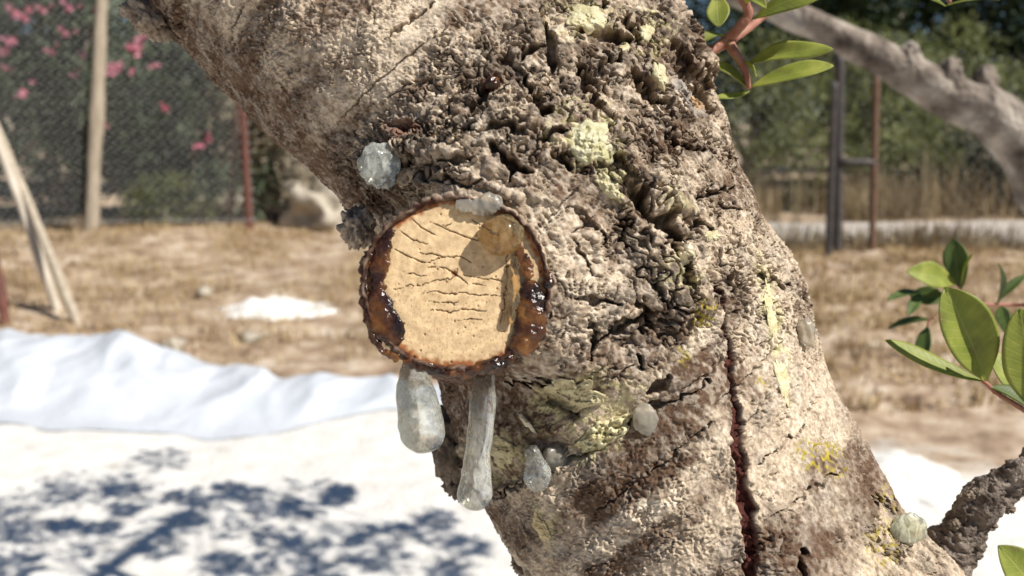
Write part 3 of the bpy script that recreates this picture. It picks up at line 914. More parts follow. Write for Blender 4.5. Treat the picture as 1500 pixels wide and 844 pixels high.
for k, cpts in enumerate(cracks):
    d, tpos = seg_dist(CX + wig, CY + wig * 0.7, cpts)
    w = (0.75 if len(cpts) > 3 else 0.55) * (0.7 + 0.6 * noise(pw / 8 + k)) * (0.35 + np.sin(np.clip(tpos, 0.02, 0.98) * math.pi) ** 0.5)
    depthc = np.maximum(depthc, 1 - sstep(0.5, 1.4, d / np.maximum(w, .05)))
# tiny pores
pf1, _, pid = worley(np.column_stack([CX / 13, CY / 16, np.zeros_like(CX)]) + np.array([0, 0, .5]), 3)
pore = (1 - sstep(0.06, 0.16, pf1)) * (pid > 0.25)
pith = 1 - sstep(2.5, 6.5, np.hypot(CX - 665, CY - 400) + 2 * noise(pw / 3))
hz = hz - 1.0 * depthc - 0.45 * pore - 0.35 * pith
inside = rr < lim
Vw = Fc + nrm * (-0.0007) + (X * pm)[:, None] * ex + (Y * pm)[:, None] * ey + (hz * 0.001)[:, None] * nrm
cw = np.tile(np.array([0.70, 0.515, 0.30]), (len(X), 1))
ringv = np.hypot(CX - 664, (CY - 402) * 1.03) + 5 * noise(pw / 30 + 8)
rg = 0.5 + 0.5 * np.sin(ringv / 4.3 + 2 * noise(pw / 40))
cw *= (0.82 + 0.18 * rg ** 2)[:, None]
tn = sstep(-0.1, 0.6, fbm(pw / 28 + 11, 3))[:, None]
cw = cw * (1 - 0.45 * tn) + np.array([0.74, 0.56, 0.33]) * 0.45 * tn
fk = (sstep(0.35, 0.6, noise(pw / np.array([2.4, 4.5, 1]) + 21)) * sstep(-90, 20, -Y) * 0.8)[:, None]
cw = cw * (1 - fk) + np.array([0.36, 0.20, 0.085]) * fk
cw = cw * (1 - pith[:, None]) + np.array([0.20, 0.075, 0.03]) * pith[:, None]
eg = (sstep(0.90, 0.99, rr / lim + 0.05 * noise(pw / 8)))[:, None]
cw = cw * (1 - eg) + np.array([0.30, 0.105, 0.035]) * eg
Fg = gridF(gn, gn)
keep = inside[Fg].all(1)
used, inv = np.unique(Fg[keep], return_inverse=True)
facew = add('sawn_face', Vw[used], inv.reshape(-1, 4), M['wood'], stump, True, cw[used])
tag(facew, 'cream sawn wood face with fine drying cracks')


def FL(x, y, lift=0.0):
    """photograph pixel on the sawn face, lifted along its normal (m)"""
    return Fc + (x - 668) * pm * ex + (415 - y) * pm * ey + nrm * lift


def rim_glob(name, pts, radii, mat, amp, seed, n=60, sg=26, squash=0.55, lift=0.0006, ns=500):
    c = [FL(x, y, lift) for x, y in pts]
    Vv, Ff = tube(c, [r * pm for r in radii], n, sg, amp, ns, (True, True), 1.0, seed)
    # flatten against the face
    dd = (Vv - Fc) @ nrm
    Vv = Vv - nrm[None] * ((dd - lift) * (1 - squash))[:, None]
    return add(name, Vv, Ff, mat, stump)


for k, (pts, rads, sq) in enumerate([
        ([(573, 335), (562, 362), (553, 400), (556, 430)], [6, 13, 15, 11], .42), ([(552, 420), (557, 455), (570, 482), (588, 502)], [13, 24, 27, 14], .42),
        ([(541, 370), (533, 415), (538, 465), (556, 508), (585, 528)], [4, 6, 7, 7, 5], .8), ([(757, 358), (768, 385), (774, 410)], [7, 10, 8], .5),
        ([(776, 410), (780, 450), (773, 492), (752, 518)], [14, 23, 26, 14], .6), ([(590, 525), (630, 540), (680, 545), (725, 533), (752, 520)], [7, 8, 9, 11, 10], .9),
        ([(797, 395), (803, 410), (800, 425)], [5, 8, 5], .9)]):
    rads = [q * .84 for q in rads]
    rim_glob('amber_resin', pts, rads, M['amber'], 0.0008, k + 1, n=110, sg=46, squash=sq * .75, lift=0.0001, ns=430)
rim_glob('resin_film', [(668, 294), (690, 302), (715, 298), (737, 300)], [6, 11, 15, 8], M['film'], 0.0010, 6, squash=.25)
rim_glob('resin_film', [(754, 375), (752, 430), (744, 475)], [6, 9, 7], M['clear'], 0.0005, 7, squash=.2)

# ------------------------------------------------------------------ resin tears and beads
GRP = 'resin tears oozing from the trunk'


def tear(label, pts, radii, mat, amp, seed, n=70, sg=40, name='resin_tear', ns=260, squash=1.0):
    """pts: (px, py, depth); radii in px"""
    c = [P(x, y, d) for x, y, d in pts]
    r = [q * PXM(p[2]) for q, p in zip(radii, pts)]
    Vv, Ff = tube(c, r, n, sg, amp, ns, (True, True), squash, seed)
    o = add(name, Vv, Ff, mat)
    return tag(o, label, 'resin drop', GRP)


tear('fat pear shaped milky resin tear hanging under left side of sawn stump', [(612, 515, 0.220), (606, 545, 0.210), (609, 575, 0.2035), (614, 605, 0.201), (619, 635, 0.2005), (622, 664, 0.2005)], [14, 20, 28, 32, 33, 28], M['tear'], 0.0005, 11, ns=130)
tear('long club shaped milky resin tear hanging straight down below sawn stump', [(714, 522, 0.220), (710, 555, 0.210), (707, 590, 0.206), (702, 640, 0.205), (698, 690, 0.204), (696, 722, 0.204), (697, 748, 0.204)], [12, 16, 19, 18, 20.5, 26, 22], M['tear'], 0.0004, 12, ns=170)
dd = depth(790, 690, 4)
tear('small round glassy resin drop hanging on yellow crusted bark below stump', [(776, 655, dd - 0.001), (782, 672, dd - 0.0035), (787, 694, dd - 0.0045), (787, 721, dd - 0.0045)], [10, 14, 19, 17], M['tear'], 0.0005, 13)
tear('flat cloudy resin flap beside the small round drop', [(800, 655, dd), (815, 672, dd - 0.001), (826, 690, dd - 0.001)], [16, 18, 13], M['film'], 0.0010, 14, squash=1)


def bead(name, label, x, y, rx, ry, rz, mat, amp, seed, lift=0.3, ang=0, d=None, freq=1.3, tagit=True, gran=0.0):
    d = depth(x, y, 3) if d is None else d
    k = PXM(d); c, s = math.cos(math.radians(ang)), math.sin(math.radians(ang))
    u = RT * c + UP * s; w = -RT * s + UP * c
    Vv, Ff = lump(P(x, y, d - rz * k * lift), u * rx * k, w * ry * k, -FWD * rz * k, 4, amp, freq, seed, False, gran)
    o = add(name, Vv, Ff, mat)
    if tagit: tag(o, label, 'resin drop', GRP)
    return o


V_, F_ = lump(FL(735, 344, 0.0015), ex * 34 * pm, ey * 29 * pm, nrm * 25 * pm, 5, 0.14, 1.1, 3)
tag(add('resin_bead', V_, F_, M['clear']), 'clear honey coloured resin bead bulging on the sawn wood face', 'resin drop', GRP)
bead('resin_bead', 'clear glassy resin lump under the limb above left rim of stump', 555, 243, 28, 31, 15, M['glassy'], 0.42, 21, 0.3, d=depth(580, 235, 5), freq=1.1)
bead('resin_bead', 'pale round flat resin disc stuck beside the dark side branch', 1332, 775, 26, 23, 7, M['disc'], 0.16, 22, 0.5, d=depth(1312, 785, 4))
bead('resin_bead', 'small cloudy resin disc on bark right of yellow crust', 945, 614, 18, 21, 7, M['film'], 0.25, 23, 0.35)
bead('resin_bead', 'tiny cloudy resin blister on right edge of trunk', 1180, 487, 12, 22, 10, M['film'], 0.35, 24, 0.0, d=depth(1168, 487, 4))
bead('resin_bead', 'dark red resin bead sunk in rough bark above the stump', 722, 123, 12, 11, 9, M['amber'], 0.2, 25, 0.9)

# ------------------------------------------------------------------ dried yellow crusts, knobs on the bark (parts of the tree)
def crust(x, y, rx, ry, ang, hgt, seed, c1=(0.50, 0.47, 0.30), c2=(0.42, 0.38, 0.21), gran=1.0, n=34):
    th_ = np.linspace(0, 2 * math.pi, 64, endpoint=False)
    pr = np.column_stack([np.cos(th_) * 1.6, np.sin(th_) * 1.6, np.full(64, seed * 1.7)])
    out = 1 + 0.38 * fbm(pr, 3)
    rad = np.linspace(0, 1, n)
    RR, TT = np.meshgrid(rad, th_, indexing='ij')
    u = RR * out[None] * rx * np.cos(TT); w = RR * out[None] * ry * np.sin(TT)
    a = math.radians(ang)
    X = x + u * math.cos(a) - w * math.sin(a); Y = y + u * math.sin(a) + w * math.cos(a)
    Dm = np.array([[depth(X[i, j], Y[i, j], 5) for j in range(64)] for i in range(n)])
    p3 = np.column_stack([X.ravel(), Y.ravel(), np.full(X.size, seed * 9.0)])
    lum = (0.75 + 0.55 * gran * noise(p3 / 9.0) + 0.3 * gran * noise(p3 / 3.5)).reshape(X.shape)
    hh_ = hgt * (np.sqrt(np.maximum(1 - RR ** 2.5, 0)) * lum) - 0.003 * (RR > 0.985)
    # bed: smooth fit through the bark below, melted partly over its relief
    uu, ww = (u / rx).ravel(), (w / ry).ravel()
    A_ = np.column_stack([np.ones_like(uu), uu, ww, uu * uu, uu * ww, ww * ww])
    fit = (A_ @ np.linalg.lstsq(A_, Dm.ravel(), rcond=None)[0]).reshape(X.shape)
    Dsm = Dm.copy()
    for _ in range(10):
        Dsm = (Dsm + np.roll(Dsm, 1, 1) + np.roll(Dsm, -1, 1) + np.vstack([Dsm[:1], Dsm[:-1]]) + np.vstack([Dsm[1:], Dsm[-1:]])) / 5
    Dsm = 0.7 * fit + 0.3 * Dsm
    Vv = P(X, Y, Dsm - hh_).reshape(-1, 3)
    t = sstep(-0.3, 0.5, noise(p3 / 12.0 + 4))[:, None]
    cl = np.array(c1) * (1 - t) + np.array(c2) * t
    return add('dried_resin_crust', Vv, gridF(n, 64, True), M['crust'], tree, True, cl)


crust(860, 26, 29, 21, 10, 0.0026, 1, gran=.6)
crust(868, 208, 38, 29, 25, 0.0022, 2, (0.50, 0.48, 0.32), (0.40, 0.38, 0.20), gran=.8)
crust(966, 110, 10, 22, -20, 0.0018, 3, gran=.3)
crust(946, 47, 11, 13, 0, 0.0024, 4, gran=.5)
crust(915, 68, 8, 7, 0, 0.0015, 5, gran=.3)
crust(893, 275, 26, 12, 48, 0.0016, 6, gran=.9)
crust(838, 580, 44, 26, 5, 0.0026, 7, (0.52, 0.47, 0.29), (0.38, 0.33, 0.19), 1.3)
crust(882, 636, 44, 20, -33, 0.0030, 8, (0.58, 0.54, 0.34), (0.46, 0.41, 0.22), 1.3)
crust(735, 660, 24, 18, 40, 0.0016, 9, (0.42, 0.37, 0.20), (0.30, 0.24, 0.12), 1.2)
crust(1004, 372, 12, 16, 10, 0.0020, 10, (0.70, 0.66, 0.50), (0.55, 0.50, 0.33), .8)
crust(1044, 345, 12, 8, 0, 0.0014, 11, gran=.6)
crust(793, 775, 9, 24, -25, 0.0014, 12, (0.50, 0.42, 0.22), (0.38, 0.29, 0.14), 1.0)
crust(1128, 455, 7, 46, -8, 0.0007, 13, (0.62, 0.57, 0.33), (0.50, 0.45, 0.23), .6)
crust(1146, 556, 8, 34, -14, 0.0007, 14, (0.62, 0.57, 0.36), (0.52, 0.47, 0.27), .6)
crust(772, 620, 5, 18, -38, 0.0016, 15, (0.66, 0.62, 0.48), (0.5, 0.46, 0.3), .7)


def knob(x, y, rx, ry, rz, seed, d=None, lift=0.2, ang=0, dark=0.0):
    d = depth(x, y, 4) if d is None else d
    k = PXM(d); c, s = math.cos(math.radians(ang)), math.sin(math.radians(ang))
    u = RT * c - UP * s; w = RT * s + UP * c
    Vv, Ff = ico(4)
    W_ = Vv * 1.0
    f1, f2, ci = worley(W_ * 2.0 + seed)
    f3, f4, ci2 = worley(W_ * 5.5 + seed + 9)
    s_ = 0.62 + 0.34 * sstep(0.0, 0.18, f2 - f1) * (0.2 + ci) + 0.20 * sstep(0.0, 0.2, f4 - f3) * ci2 + 0.22 * fbm(W_ * 1.9 + seed, 3)
    W_ = W_ * s_[:, None]
    X_ = P(x, y, d - rz * k * lift) + W_[:, :1] * (u * rx * k) + W_[:, 1:2] * (w * ry * k) + W_[:, 2:] * (-FWD * rz * k)
    t = ci[:, None]
    cl = np.array([0.20, 0.15, 0.112]) * (1 - t) + np.array([0.46, 0.38, 0.295]) * t
    cl = cl * (1 - dark) + np.array([0.07, 0.055, 0.042]) * dark
    return add('bark_knob', X_, Ff, M['bark'], tree, True, cl)


knob(524, 333, 27, 35, 27, 1, d=0.232)
knob(660, 655, 34, 60, 34, 3, d=0.262, ang=-20, dark=.6)
knob(672, 705, 26, 30, 28, 4, d=0.265, dark=.7)
knob(768, 826, 18, 22, 20, 5, d=0.268, dark=.5)
knob(985, 20, 24, 24, 20, 13, d=depth(960, 20) + .006)
knob(215, 25, 40, 26, 22, 14, d=depth(240, 20) + .004, ang=40, dark=.2)

# ------------------------------------------------------------------ limbs above the frame, side branch, twigs, leaves
fork = (P(-190, -420, .34) + P(620, -470, .34)) / 2
limbL = [P(330, -330, .335), P(120, -560, .37), P(-150, -860, .42), P(-420, -1250, .5)]
Vv, Ff = tube(limbL, [0.05, 0.042, 0.034, 0.025], 40, 24, 0.003, 60)
add('limb', Vv, Ff, M['limb'], tree)
limbR_pts = [P(500, -330, .335), P(640, -560, .40), P(760, -700, .55), np.array([0.35, 1.0, 1.75]), np.array([0.6, 1.35, 1.95])]
Vv, Ff = tube(limbR_pts, [0.052, 0.040, 0.028, 0.018, 0.008], 50, 20, 0.003, 60)
add('limb', Vv, Ff, M['limb'], tree)

sb = [P(1335, 870, .276), P(1385, 815, .270), P(1415, 775, .266), P(1436, 738, .264), P(1475, 712, .262), P(1530, 672, .26), P(1640, 600, .27), P(1760, 480, .30)]
Vv, Ff = tube(sb, [0.0115, 0.0085, 0.0058, 0.0054, 0.0050, 0.0046, 0.004, 0.0035], 200, 70, 0.0017, 150, seed=3)
Vv = Vv + (Vv - Vv.mean(0)) * 0 + 0.0006 * np.column_stack([noise(Vv * 600), noise(Vv * 600 + 9), noise(Vv * 600 + 19)]) - 0.0011 * (1 - sstep(0.0, 0.16, np.abs(noise(Vv * np.array([260.0, 260, 420]) + 3))))[:, None] * np.array([0.2, -0.8, 0.5])
side = add('side_branch', Vv, Ff, M['grey_branch'], tree)
for k, (x, y) in enumerate([(1420, 726), (1432, 722), (1398, 768), (1452, 770), (1478, 745)]):
    kk = knob(x, y, 9, 8, 9, 30 + k, d=.262, dark=.5)
    put(kk, side)


def leaf_mesh(L, Wd, fold=0.25, bend=0.2, wave=0.0, n=22, m=11, obov=0.12, thick=0.00035, seed=0):
    """leaf along +X in its local frame, midrib folded, both faces"""
    u = np.linspace(0, 1, n); v = np.linspace(-1, 1, m)
    wprof = np.sin(np.clip(u, 0, 1) ** (1.0 + obov * 2) * math.pi) ** 0.72
    wprof[0] = 0.05; wprof[-1] = 0.04
    U, Vv = np.meshgrid(u, v, indexing='ij')
    wp = wprof[:, None] * (1 + 0.05 * np.sin(U * 9 + seed))
    X = U * L
    Y = Vv * wp * Wd / 2
    Z = fold * np.abs(Y) ** 1.15 * (Wd ** -0.15) - bend * L * (U ** 2) + wave * Wd * np.sin(U * 7 + seed) * Vv ** 2
    Z = Z + 0.02 * Wd * np.exp(-(Vv / 0.10) ** 2)
    A_ = np.stack([X, Y, Z], -1).reshape(-1, 3)
    B_ = A_ - [0, 0, thick]
    F1 = gridF(n, m); F2 = F1[:, ::-1] + n * m
    per = [i * m for i in range(n)] + [(n - 1) * m + j for j in range(1, m)] + [i * m + m - 1 for i in range(n - 2, -1, -1)] + [j for j in range(m - 2, 0, -1)]
    per = np.array(per); pn = np.roll(per, -1)
    F3 = np.stack([per, pn, pn + n * m, per + n * m], 1)
    return np.vstack([A_, B_]), np.vstack([F1, F2, F3])


LEAFN = [0]


def leaf(base, tip, width, face, mat, parent, fold=0.25, bend=0.12, wave=0.0, obov=0.12):
    """base, tip world points; face: rough direction the upper side looks to"""
    base = np.asarray(base); tip = np.asarray(tip)
    e = tip - base; L = np.linalg.norm(e); e = e / L
    face = np.asarray(face, float); f = face - e * (face @ e); f /= np.linalg.norm(f)
    g_ = np.cross(f, e)
    LEAFN[0] += 1
    Vv, F = leaf_mesh(L, width, fold, 0.0, wave, obov=obov, seed=LEAFN[0] * 1.3)
    u = Vv[:, 0] / L
    Vv[:, 2] += bend * L * 4 * u * (1 - u) * 0.5
    X_ = base + Vv[:, :1] * e + Vv[:, 1:2] * g_ + Vv[:, 2:] * f
    k_ = len(Vv) // 2
    uv = np.column_stack([np.repeat(np.linspace(0, 1, 22), 11), np.tile(np.linspace(0, 1, 11), 22), np.zeros(k_)])
    return add('leaf', X_, F, mat, parent, True, np.vstack([uv, uv]))


def pxleaf(b, t, w, db, dt, face, mat, parent, **k):
    return leaf(P(b[0], b[1], db), P(t[0], t[1], dt), w * PXM((db + dt) / 2), face, mat, parent, **k)


# twig at the top right
tw = 0.285
twv, twf = [], 0
Vv, Ff = tube([P(985, 112, .30), P(1020, 85, tw), P(1050, 70, tw), P(1070, 55, tw)], [7.5 * PXM(tw), 7.5 * PXM(tw), 8 * PXM(tw), 8.5 * PXM(tw)], 40, 20, 0.00025, 900)
twig = add('leafy_twig', Vv, Ff, M['twig'], tree)
for pts, r0, r1 in ([[P(1066, 58, tw), P(1085, 38, tw - .004), P(1096, 18, tw - .006), P(1085, -8, tw - .008), P(1078, -40, tw - .01)], 8, 5.5],
                    [[P(1072, 58, tw), P(1095, 42, tw + .006), P(1115, 26, tw + .012), P(1150, -2, tw + .02), P(1180, -30, tw + .025)], 6.5, 5.5],
                    [[P(1066, 60, tw), P(1078, 80, tw - .003), P(1090, 100, tw - .004), P(1097, 130, tw - .004)], 8, 4.0]):
    Vv, Ff = tube(pts, np.linspace(r0, r1, len(pts)) * PXM(tw), 34, 16, 0.0002, 900)
    add('twig_fork', Vv, Ff, M['twig'], twig)
up = SUN
tc_ = (CAMP - P(1100, 60, tw)); tc_ /= np.linalg.norm(tc_)
LF, LD = M['leaf'], M['leaf_dark']
pxleaf((1104, 27), (1222, -18), 50, .277, .262, SUN * .25 + tc_ * .9 + UP * .6, LF, twig, fold=.2, bend=.12)
pxleaf((1050, -14), (1053, 39), 32, .28, .272, tc_, LF, twig, fold=.25, bend=-.1)
pxleaf((1062, 54), (1024, 66), 26, .285, .28, SUN * .25 + UP + tc_ * .7 - RT * .2, LF, twig, fold=.5, bend=.25)
pxleaf((1090, 94), (1220, 71), 34, .281, .262, SUN * .25 + tc_ + UP * .55, LF, twig, fold=.3, wave=.12, bend=.12)
pxleaf((1099, 127), (1221, 96), 40, .281, .272, SUN * .25 + tc_ * .8 + UP * .8, LF, twig, fold=.3, bend=.06)
pxleaf((1097, 130), (1034, 92), 34, .281, .284, SUN * .25 + tc_ * .5 + UP, LF, twig, fold=.45, bend=.1)
pxleaf((1098, 133), (1046, 142), 20, .281, .276, SUN * .25 + UP + tc_ * .6, LF, twig, fold=.3, bend=-.15)
pxleaf((1090, 90), (1108, 112), 14, .279, .272, RT + UP * .5 + tc_ * .4, LF, twig, fold=.5)
pxleaf((1092, 8), (1122, 12), 20, .279, .266, UP + tc_, LF, twig, fold=.6, bend=.3)
# bare reddish twig tip beside it
Vv, Ff = tube([P(965, 60, .29), P(975, 22, .285), P(985, -8, .285), P(1000, -50, .288)], np.array([7, 7.5, 7, 6]) * PXM(.285), 26, 16, 0.0003, 900)
tw2 = add('leafy_twig', Vv, Ff, M['twig'], tree)
pxleaf((984, -45), (1030, -90), 36, .287, .28, UP + tc_, LF, tw2)
Vv, Ff = tube([P(985, 18, .285), P(998, 15, .28)], np.array([4, 1.5]) * PXM(.285), 6, 10)
add('bud', Vv, Ff, M['twig'], tw2)
# leaves hanging in at the very top right
Vv, Ff = tube([P(1180, -30, tw + .025), P(1260, -70, .30), P(1370, -25, .285), P(1392, 4, .28)], np.array([5.5, 5, 4, 3]) * PXM(.285), 40, 12, 0.0002, 900)
tw3 = add('leafy_twig', Vv, Ff, M['twig'], tree)
pxleaf((1385, 8), (1464, -1), 16, .28, .272, UP + tc_ * .35, LF, tw3, fold=.3)
pxleaf((1385, 8), (1300, -9), 17, .28, .27, UP + tc_ * .35, LF, tw3, fold=.3)
pxleaf((1378, 4), (1330, -30), 26, .28, .29, UP + tc_ * .5, LD, tw3, fold=.3)

# sprig on the right
sp = 0.262
Vv, Ff = tube([P(1640, 600, .27), P(1540, 622, .268), P(1500, 600, sp), P(1462, 577, sp), P(1438, 556, sp)], np.array([4.5, 4.5, 4, 3.6, 3]) * PXM(sp), 50, 14, 0.0002, 900)
sprig = add('leafy_twig', Vv, Ff, M['twig'], tree)
tcr = CAMP - P(1420, 500, sp); tcr /= np.linalg.norm(tcr)
pxleaf((1446, 562), (1384, 421), 78, sp, sp - .006, tcr + RT * .25 + UP * .15, LF, sprig, fold=.6, bend=.06, obov=.18)
pxleaf((1440, 558), (1297, 498), 38, sp, sp + .004, UP + tcr * .75, LF, sprig, fold=.3, bend=-.10)
pxleaf((1450, 566), (1515, 604), 46, sp, sp - .004, UP + tcr * .3 - RT * .2, LD, sprig, fold=.5, bend=.1)
pxleaf((1508, 600), (1448, 512), 40, sp + .004, sp + .01, tcr + RT * .6 + UP * .5, LF, sprig, fold=.2, bend=.05)
pxleaf((1522, 612), (1494, 452), 76, sp - .004, sp - .01, tcr + RT * .1 + UP * .15, LF, sprig, fold=.3, bend=.06, obov=.15)
pxleaf((1540, 900), (1463, 800), 66, .258, .252, tcr + UP * .4 + RT * .3, LF, sprig, fold=.3, bend=.1)
Vv, Ff = tube([P(1640, 600, .27), P(1600, 760, .262), P(1540, 902, .258)], np.array([4, 3.5, 3]) * PXM(.26), 30, 12)
add('twig_fork', Vv, Ff, M['twig'], sprig)
# farther, darker sprig behind it
fp = 0.42
Vv, Ff = tube([P(1760, 480, .30), P(1620, 455, .36), P(1500, 447, fp), P(1440, 446, fp), P(1392, 442, fp), P(1345, 425, fp + .02)], np.array([4.5, 3.4, 3.2, 2.8, 2.6, 2]) * PXM(fp), 50, 12, 0.0002, 500)
spr2 = add('leafy_twig', Vv, Ff, M['twig'], tree)
for b, t, w, m in [((1408, 425), (1396, 350), 34, LD), ((1400, 415), (1328, 398), 38, LF), ((1392, 440), (1332, 432), 30, LD), ((1350, 428), (1300, 440), 16, LD), ((1362, 468), (1300, 482), 22, LD),
                   ((1358, 478), (1354, 530), 24, LD), ((1461, 446), (1463, 385), 14, LD), ((1463, 440), (1503, 402), 15, LD), ((1466, 448), (1478, 492), 20, LD), ((1408, 420), (1425, 372), 14, LF), ((1348, 430), (1330, 462), 16, LD),
                   ((1385, 420), (1362, 388), 24, LF)]:
    pxleaf(b, t, w, fp, fp + rng.uniform(-.03, .02), tcr * rng.uniform(.4, 1) + UP * rng.uniform(.2, .9) + RT * rng.uniform(-.5, .5), m, spr2, fold=.3)
for a, b in [((1408, 443), (1404, 418)), ((1392, 443), (1362, 470)), ((1362, 468), (1358, 480)), ((1461, 447), (1464, 440))]:
    Vv, Ff = tube([P(a[0], a[1], fp), P(b[0], b[1], fp)], np.array([1.8, 1.4]) * PXM(fp), 6, 8)
    add('twig_fork', Vv, Ff, M['twig'], spr2)


def leafcloud(centers, radii, n_each, L, Wd, seed, flat=0.75, upb=0.4):
    """many small bent leaves (two triangles-pairs each) about clump centres"""
    r = np.random.default_rng(seed)
    C = np.repeat(np.asarray(centers, float), n_each, 0); Rd = np.repeat(np.asarray(radii, float), n_each, 0)
    n = len(C)
    d = r.normal(size=(n, 3)); d /= np.linalg.norm(d, axis=1)[:, None]
    rad = r.random(n) ** 0.45
    Pn = C + d * Rd[:, None] * rad[:, None] * np.array([1, 1, flat])
    e = d * 0.8 + r.normal(size=(n, 3)) * 0.7 + np.array([0, 0, 0.15]); e /= np.linalg.norm(e, axis=1)[:, None]
    nn = r.normal(size=(n, 3)) * 0.7 + np.array([0, 0, upb * 2]); nn -= e * np.sum(nn * e, 1)[:, None]; nn /= np.linalg.norm(nn, axis=1)[:, None]
    g_ = np.cross(nn, e)
    s = r.uniform(0.65, 1.25, n)[:, None]
    a = Pn; b = Pn + e * L * .5 * s + g_ * Wd * .5 * s + nn * L * .05 * s; c = Pn + e * L * s - nn * L * .10 * s; d_ = Pn + e * L * .5 * s - g_ * Wd * .5 * s + nn * L * .05 * s
    Vv = np.stack([a, b, c, d_], 1).reshape(-1, 3)
    F = np.arange(4 * n).reshape(-1, 4)
    return Vv, F


# crown clumps above the frame, whose shade falls on the lime dust
spots = [(180, 715, .045), (190, 745, .04), (40, 775, .07), (20, 830, .07), (95, 768, .035), (150, 772, .04), (255, 765, .075), (270, 725, .05), (240, 800, .06), (275, 760, .05), (370, 722, .06), (400, 740, .075), (440, 745, .07),
         (490, 730, .035), (520, 780, .08), (570, 785, .085), (620, 775, .07), (560, 820, .08), (440, 800, .05), (370, 830, .08), (320, 825, .06), (640, 760, .05), (680, 800, .06), (470, 838, .07), (660, 835, .05), (-60, 800, .09), (-120, 770, .08),
         (-60, 860, .1), (300, 880, .1), (450, 890, .1), (600, 900, .1), (120, 880, .09), (0, 900, .1), (335, 712, .03), (500, 715, .03)]
cen, rad = [], []
r2 = np.random.default_rng(5)
for (x, y, rd) in spots:
    g0 = G(x, y)
    hgt = r2.uniform(1.45, 1.85)
    c = g0 + SUN * (hgt / SUN[2])
    cen.append(c); rad.append(rd)
Vv, F = leafcloud(cen, np.array(rad) * .74, 72, 0.038, 0.017, 2)
crown = add('crown', Vv, F, M['crown_leaf'], tree, False)
crown['kind'] = 'stuff'
hub = np.array([0.35, 1.0, 1.72])
subs = []
for k, c in enumerate(cen):
    if k % 2 == 0:
        a = limbR_pts[3] if c[0] < 0.45 else limbR_pts[4]
        mid = (a + c) / 2 + r2.normal(size=3) * 0.03
        Vv, Ff = tube([a, mid, c], [0.0035, 0.0025, 0.0015], 10, 6)
        add('branch', Vv, Ff, M['limb'], tree)
# foliage of the left limb, above the frame
cl = [limbL[-1] + r2.normal(size=3) * 0.12 + np.array([0, 0.1, 0.1]) for _ in range(14)]
Vv, F = leafcloud(cl, [0.08] * 14, 60, 0.034, 0.014, 8)
add('crown', Vv, F, M['crown_leaf'], tree, False)['kind'] = 'stuff'

# ------------------------------------------------------------------ second mastic tree: pale limb arching in at the right
b2 = np.array([0.80, 1.05, 0.0])
tree2 = tag(empty('mastic_tree', b2), 'smooth grey limb of neighbouring mastic tree arching in behind the green leaves', 'tree')
lp = 1.0
pts = [P(760, -180, 1.15), P(960, -60, 1.08), P(1150, 20, 1.02), P(1245, 62, lp), P(1330, 108, lp), P(1400, 145, lp), P(1452, 168, .99), P(1500, 220, .99), P(1535, 290, .99), P(1600, 420, 1.0), np.array([0.76, 1.05, .55]), np.array([0.78, 1.05, .25]), b2 - [0, 0, .05]]
rr2 = [0.013, 0.014, 0.016, 0.018, 0.021, 0.025, 0.029, 0.028, 0.029, 0.033, 0.045, 0.055, 0.075]
Vv, Ff = tube(pts, rr2, 170, 32, 0.0030, 28, seed=2)
add('trunk', Vv, Ff, M['limb'], tree2)
for k, (x, y) in enumerate([(1392, 112), (1442, 125), (1330, 90)]):
    Vv, Ff = lump(P(x, y, .99), RT * .014, UP * .022, -FWD * .015, 4, .3, 1.5, 60 + k)
    add('branch_scar', Vv, Ff, M['limb'], tree2)
cl = [P(760, -200, 1.15) + r2.normal(size=3) * np.array([.25, .2, .1]) + np.array([0, .15, .22]) for _ in range(22)]
Vv, F = leafcloud(cl, [0.09] * 22, 60, 0.034, 0.014, 9)
add('crown', Vv, F, M['crown_leaf'], tree2, False)['kind'] = 'stuff'

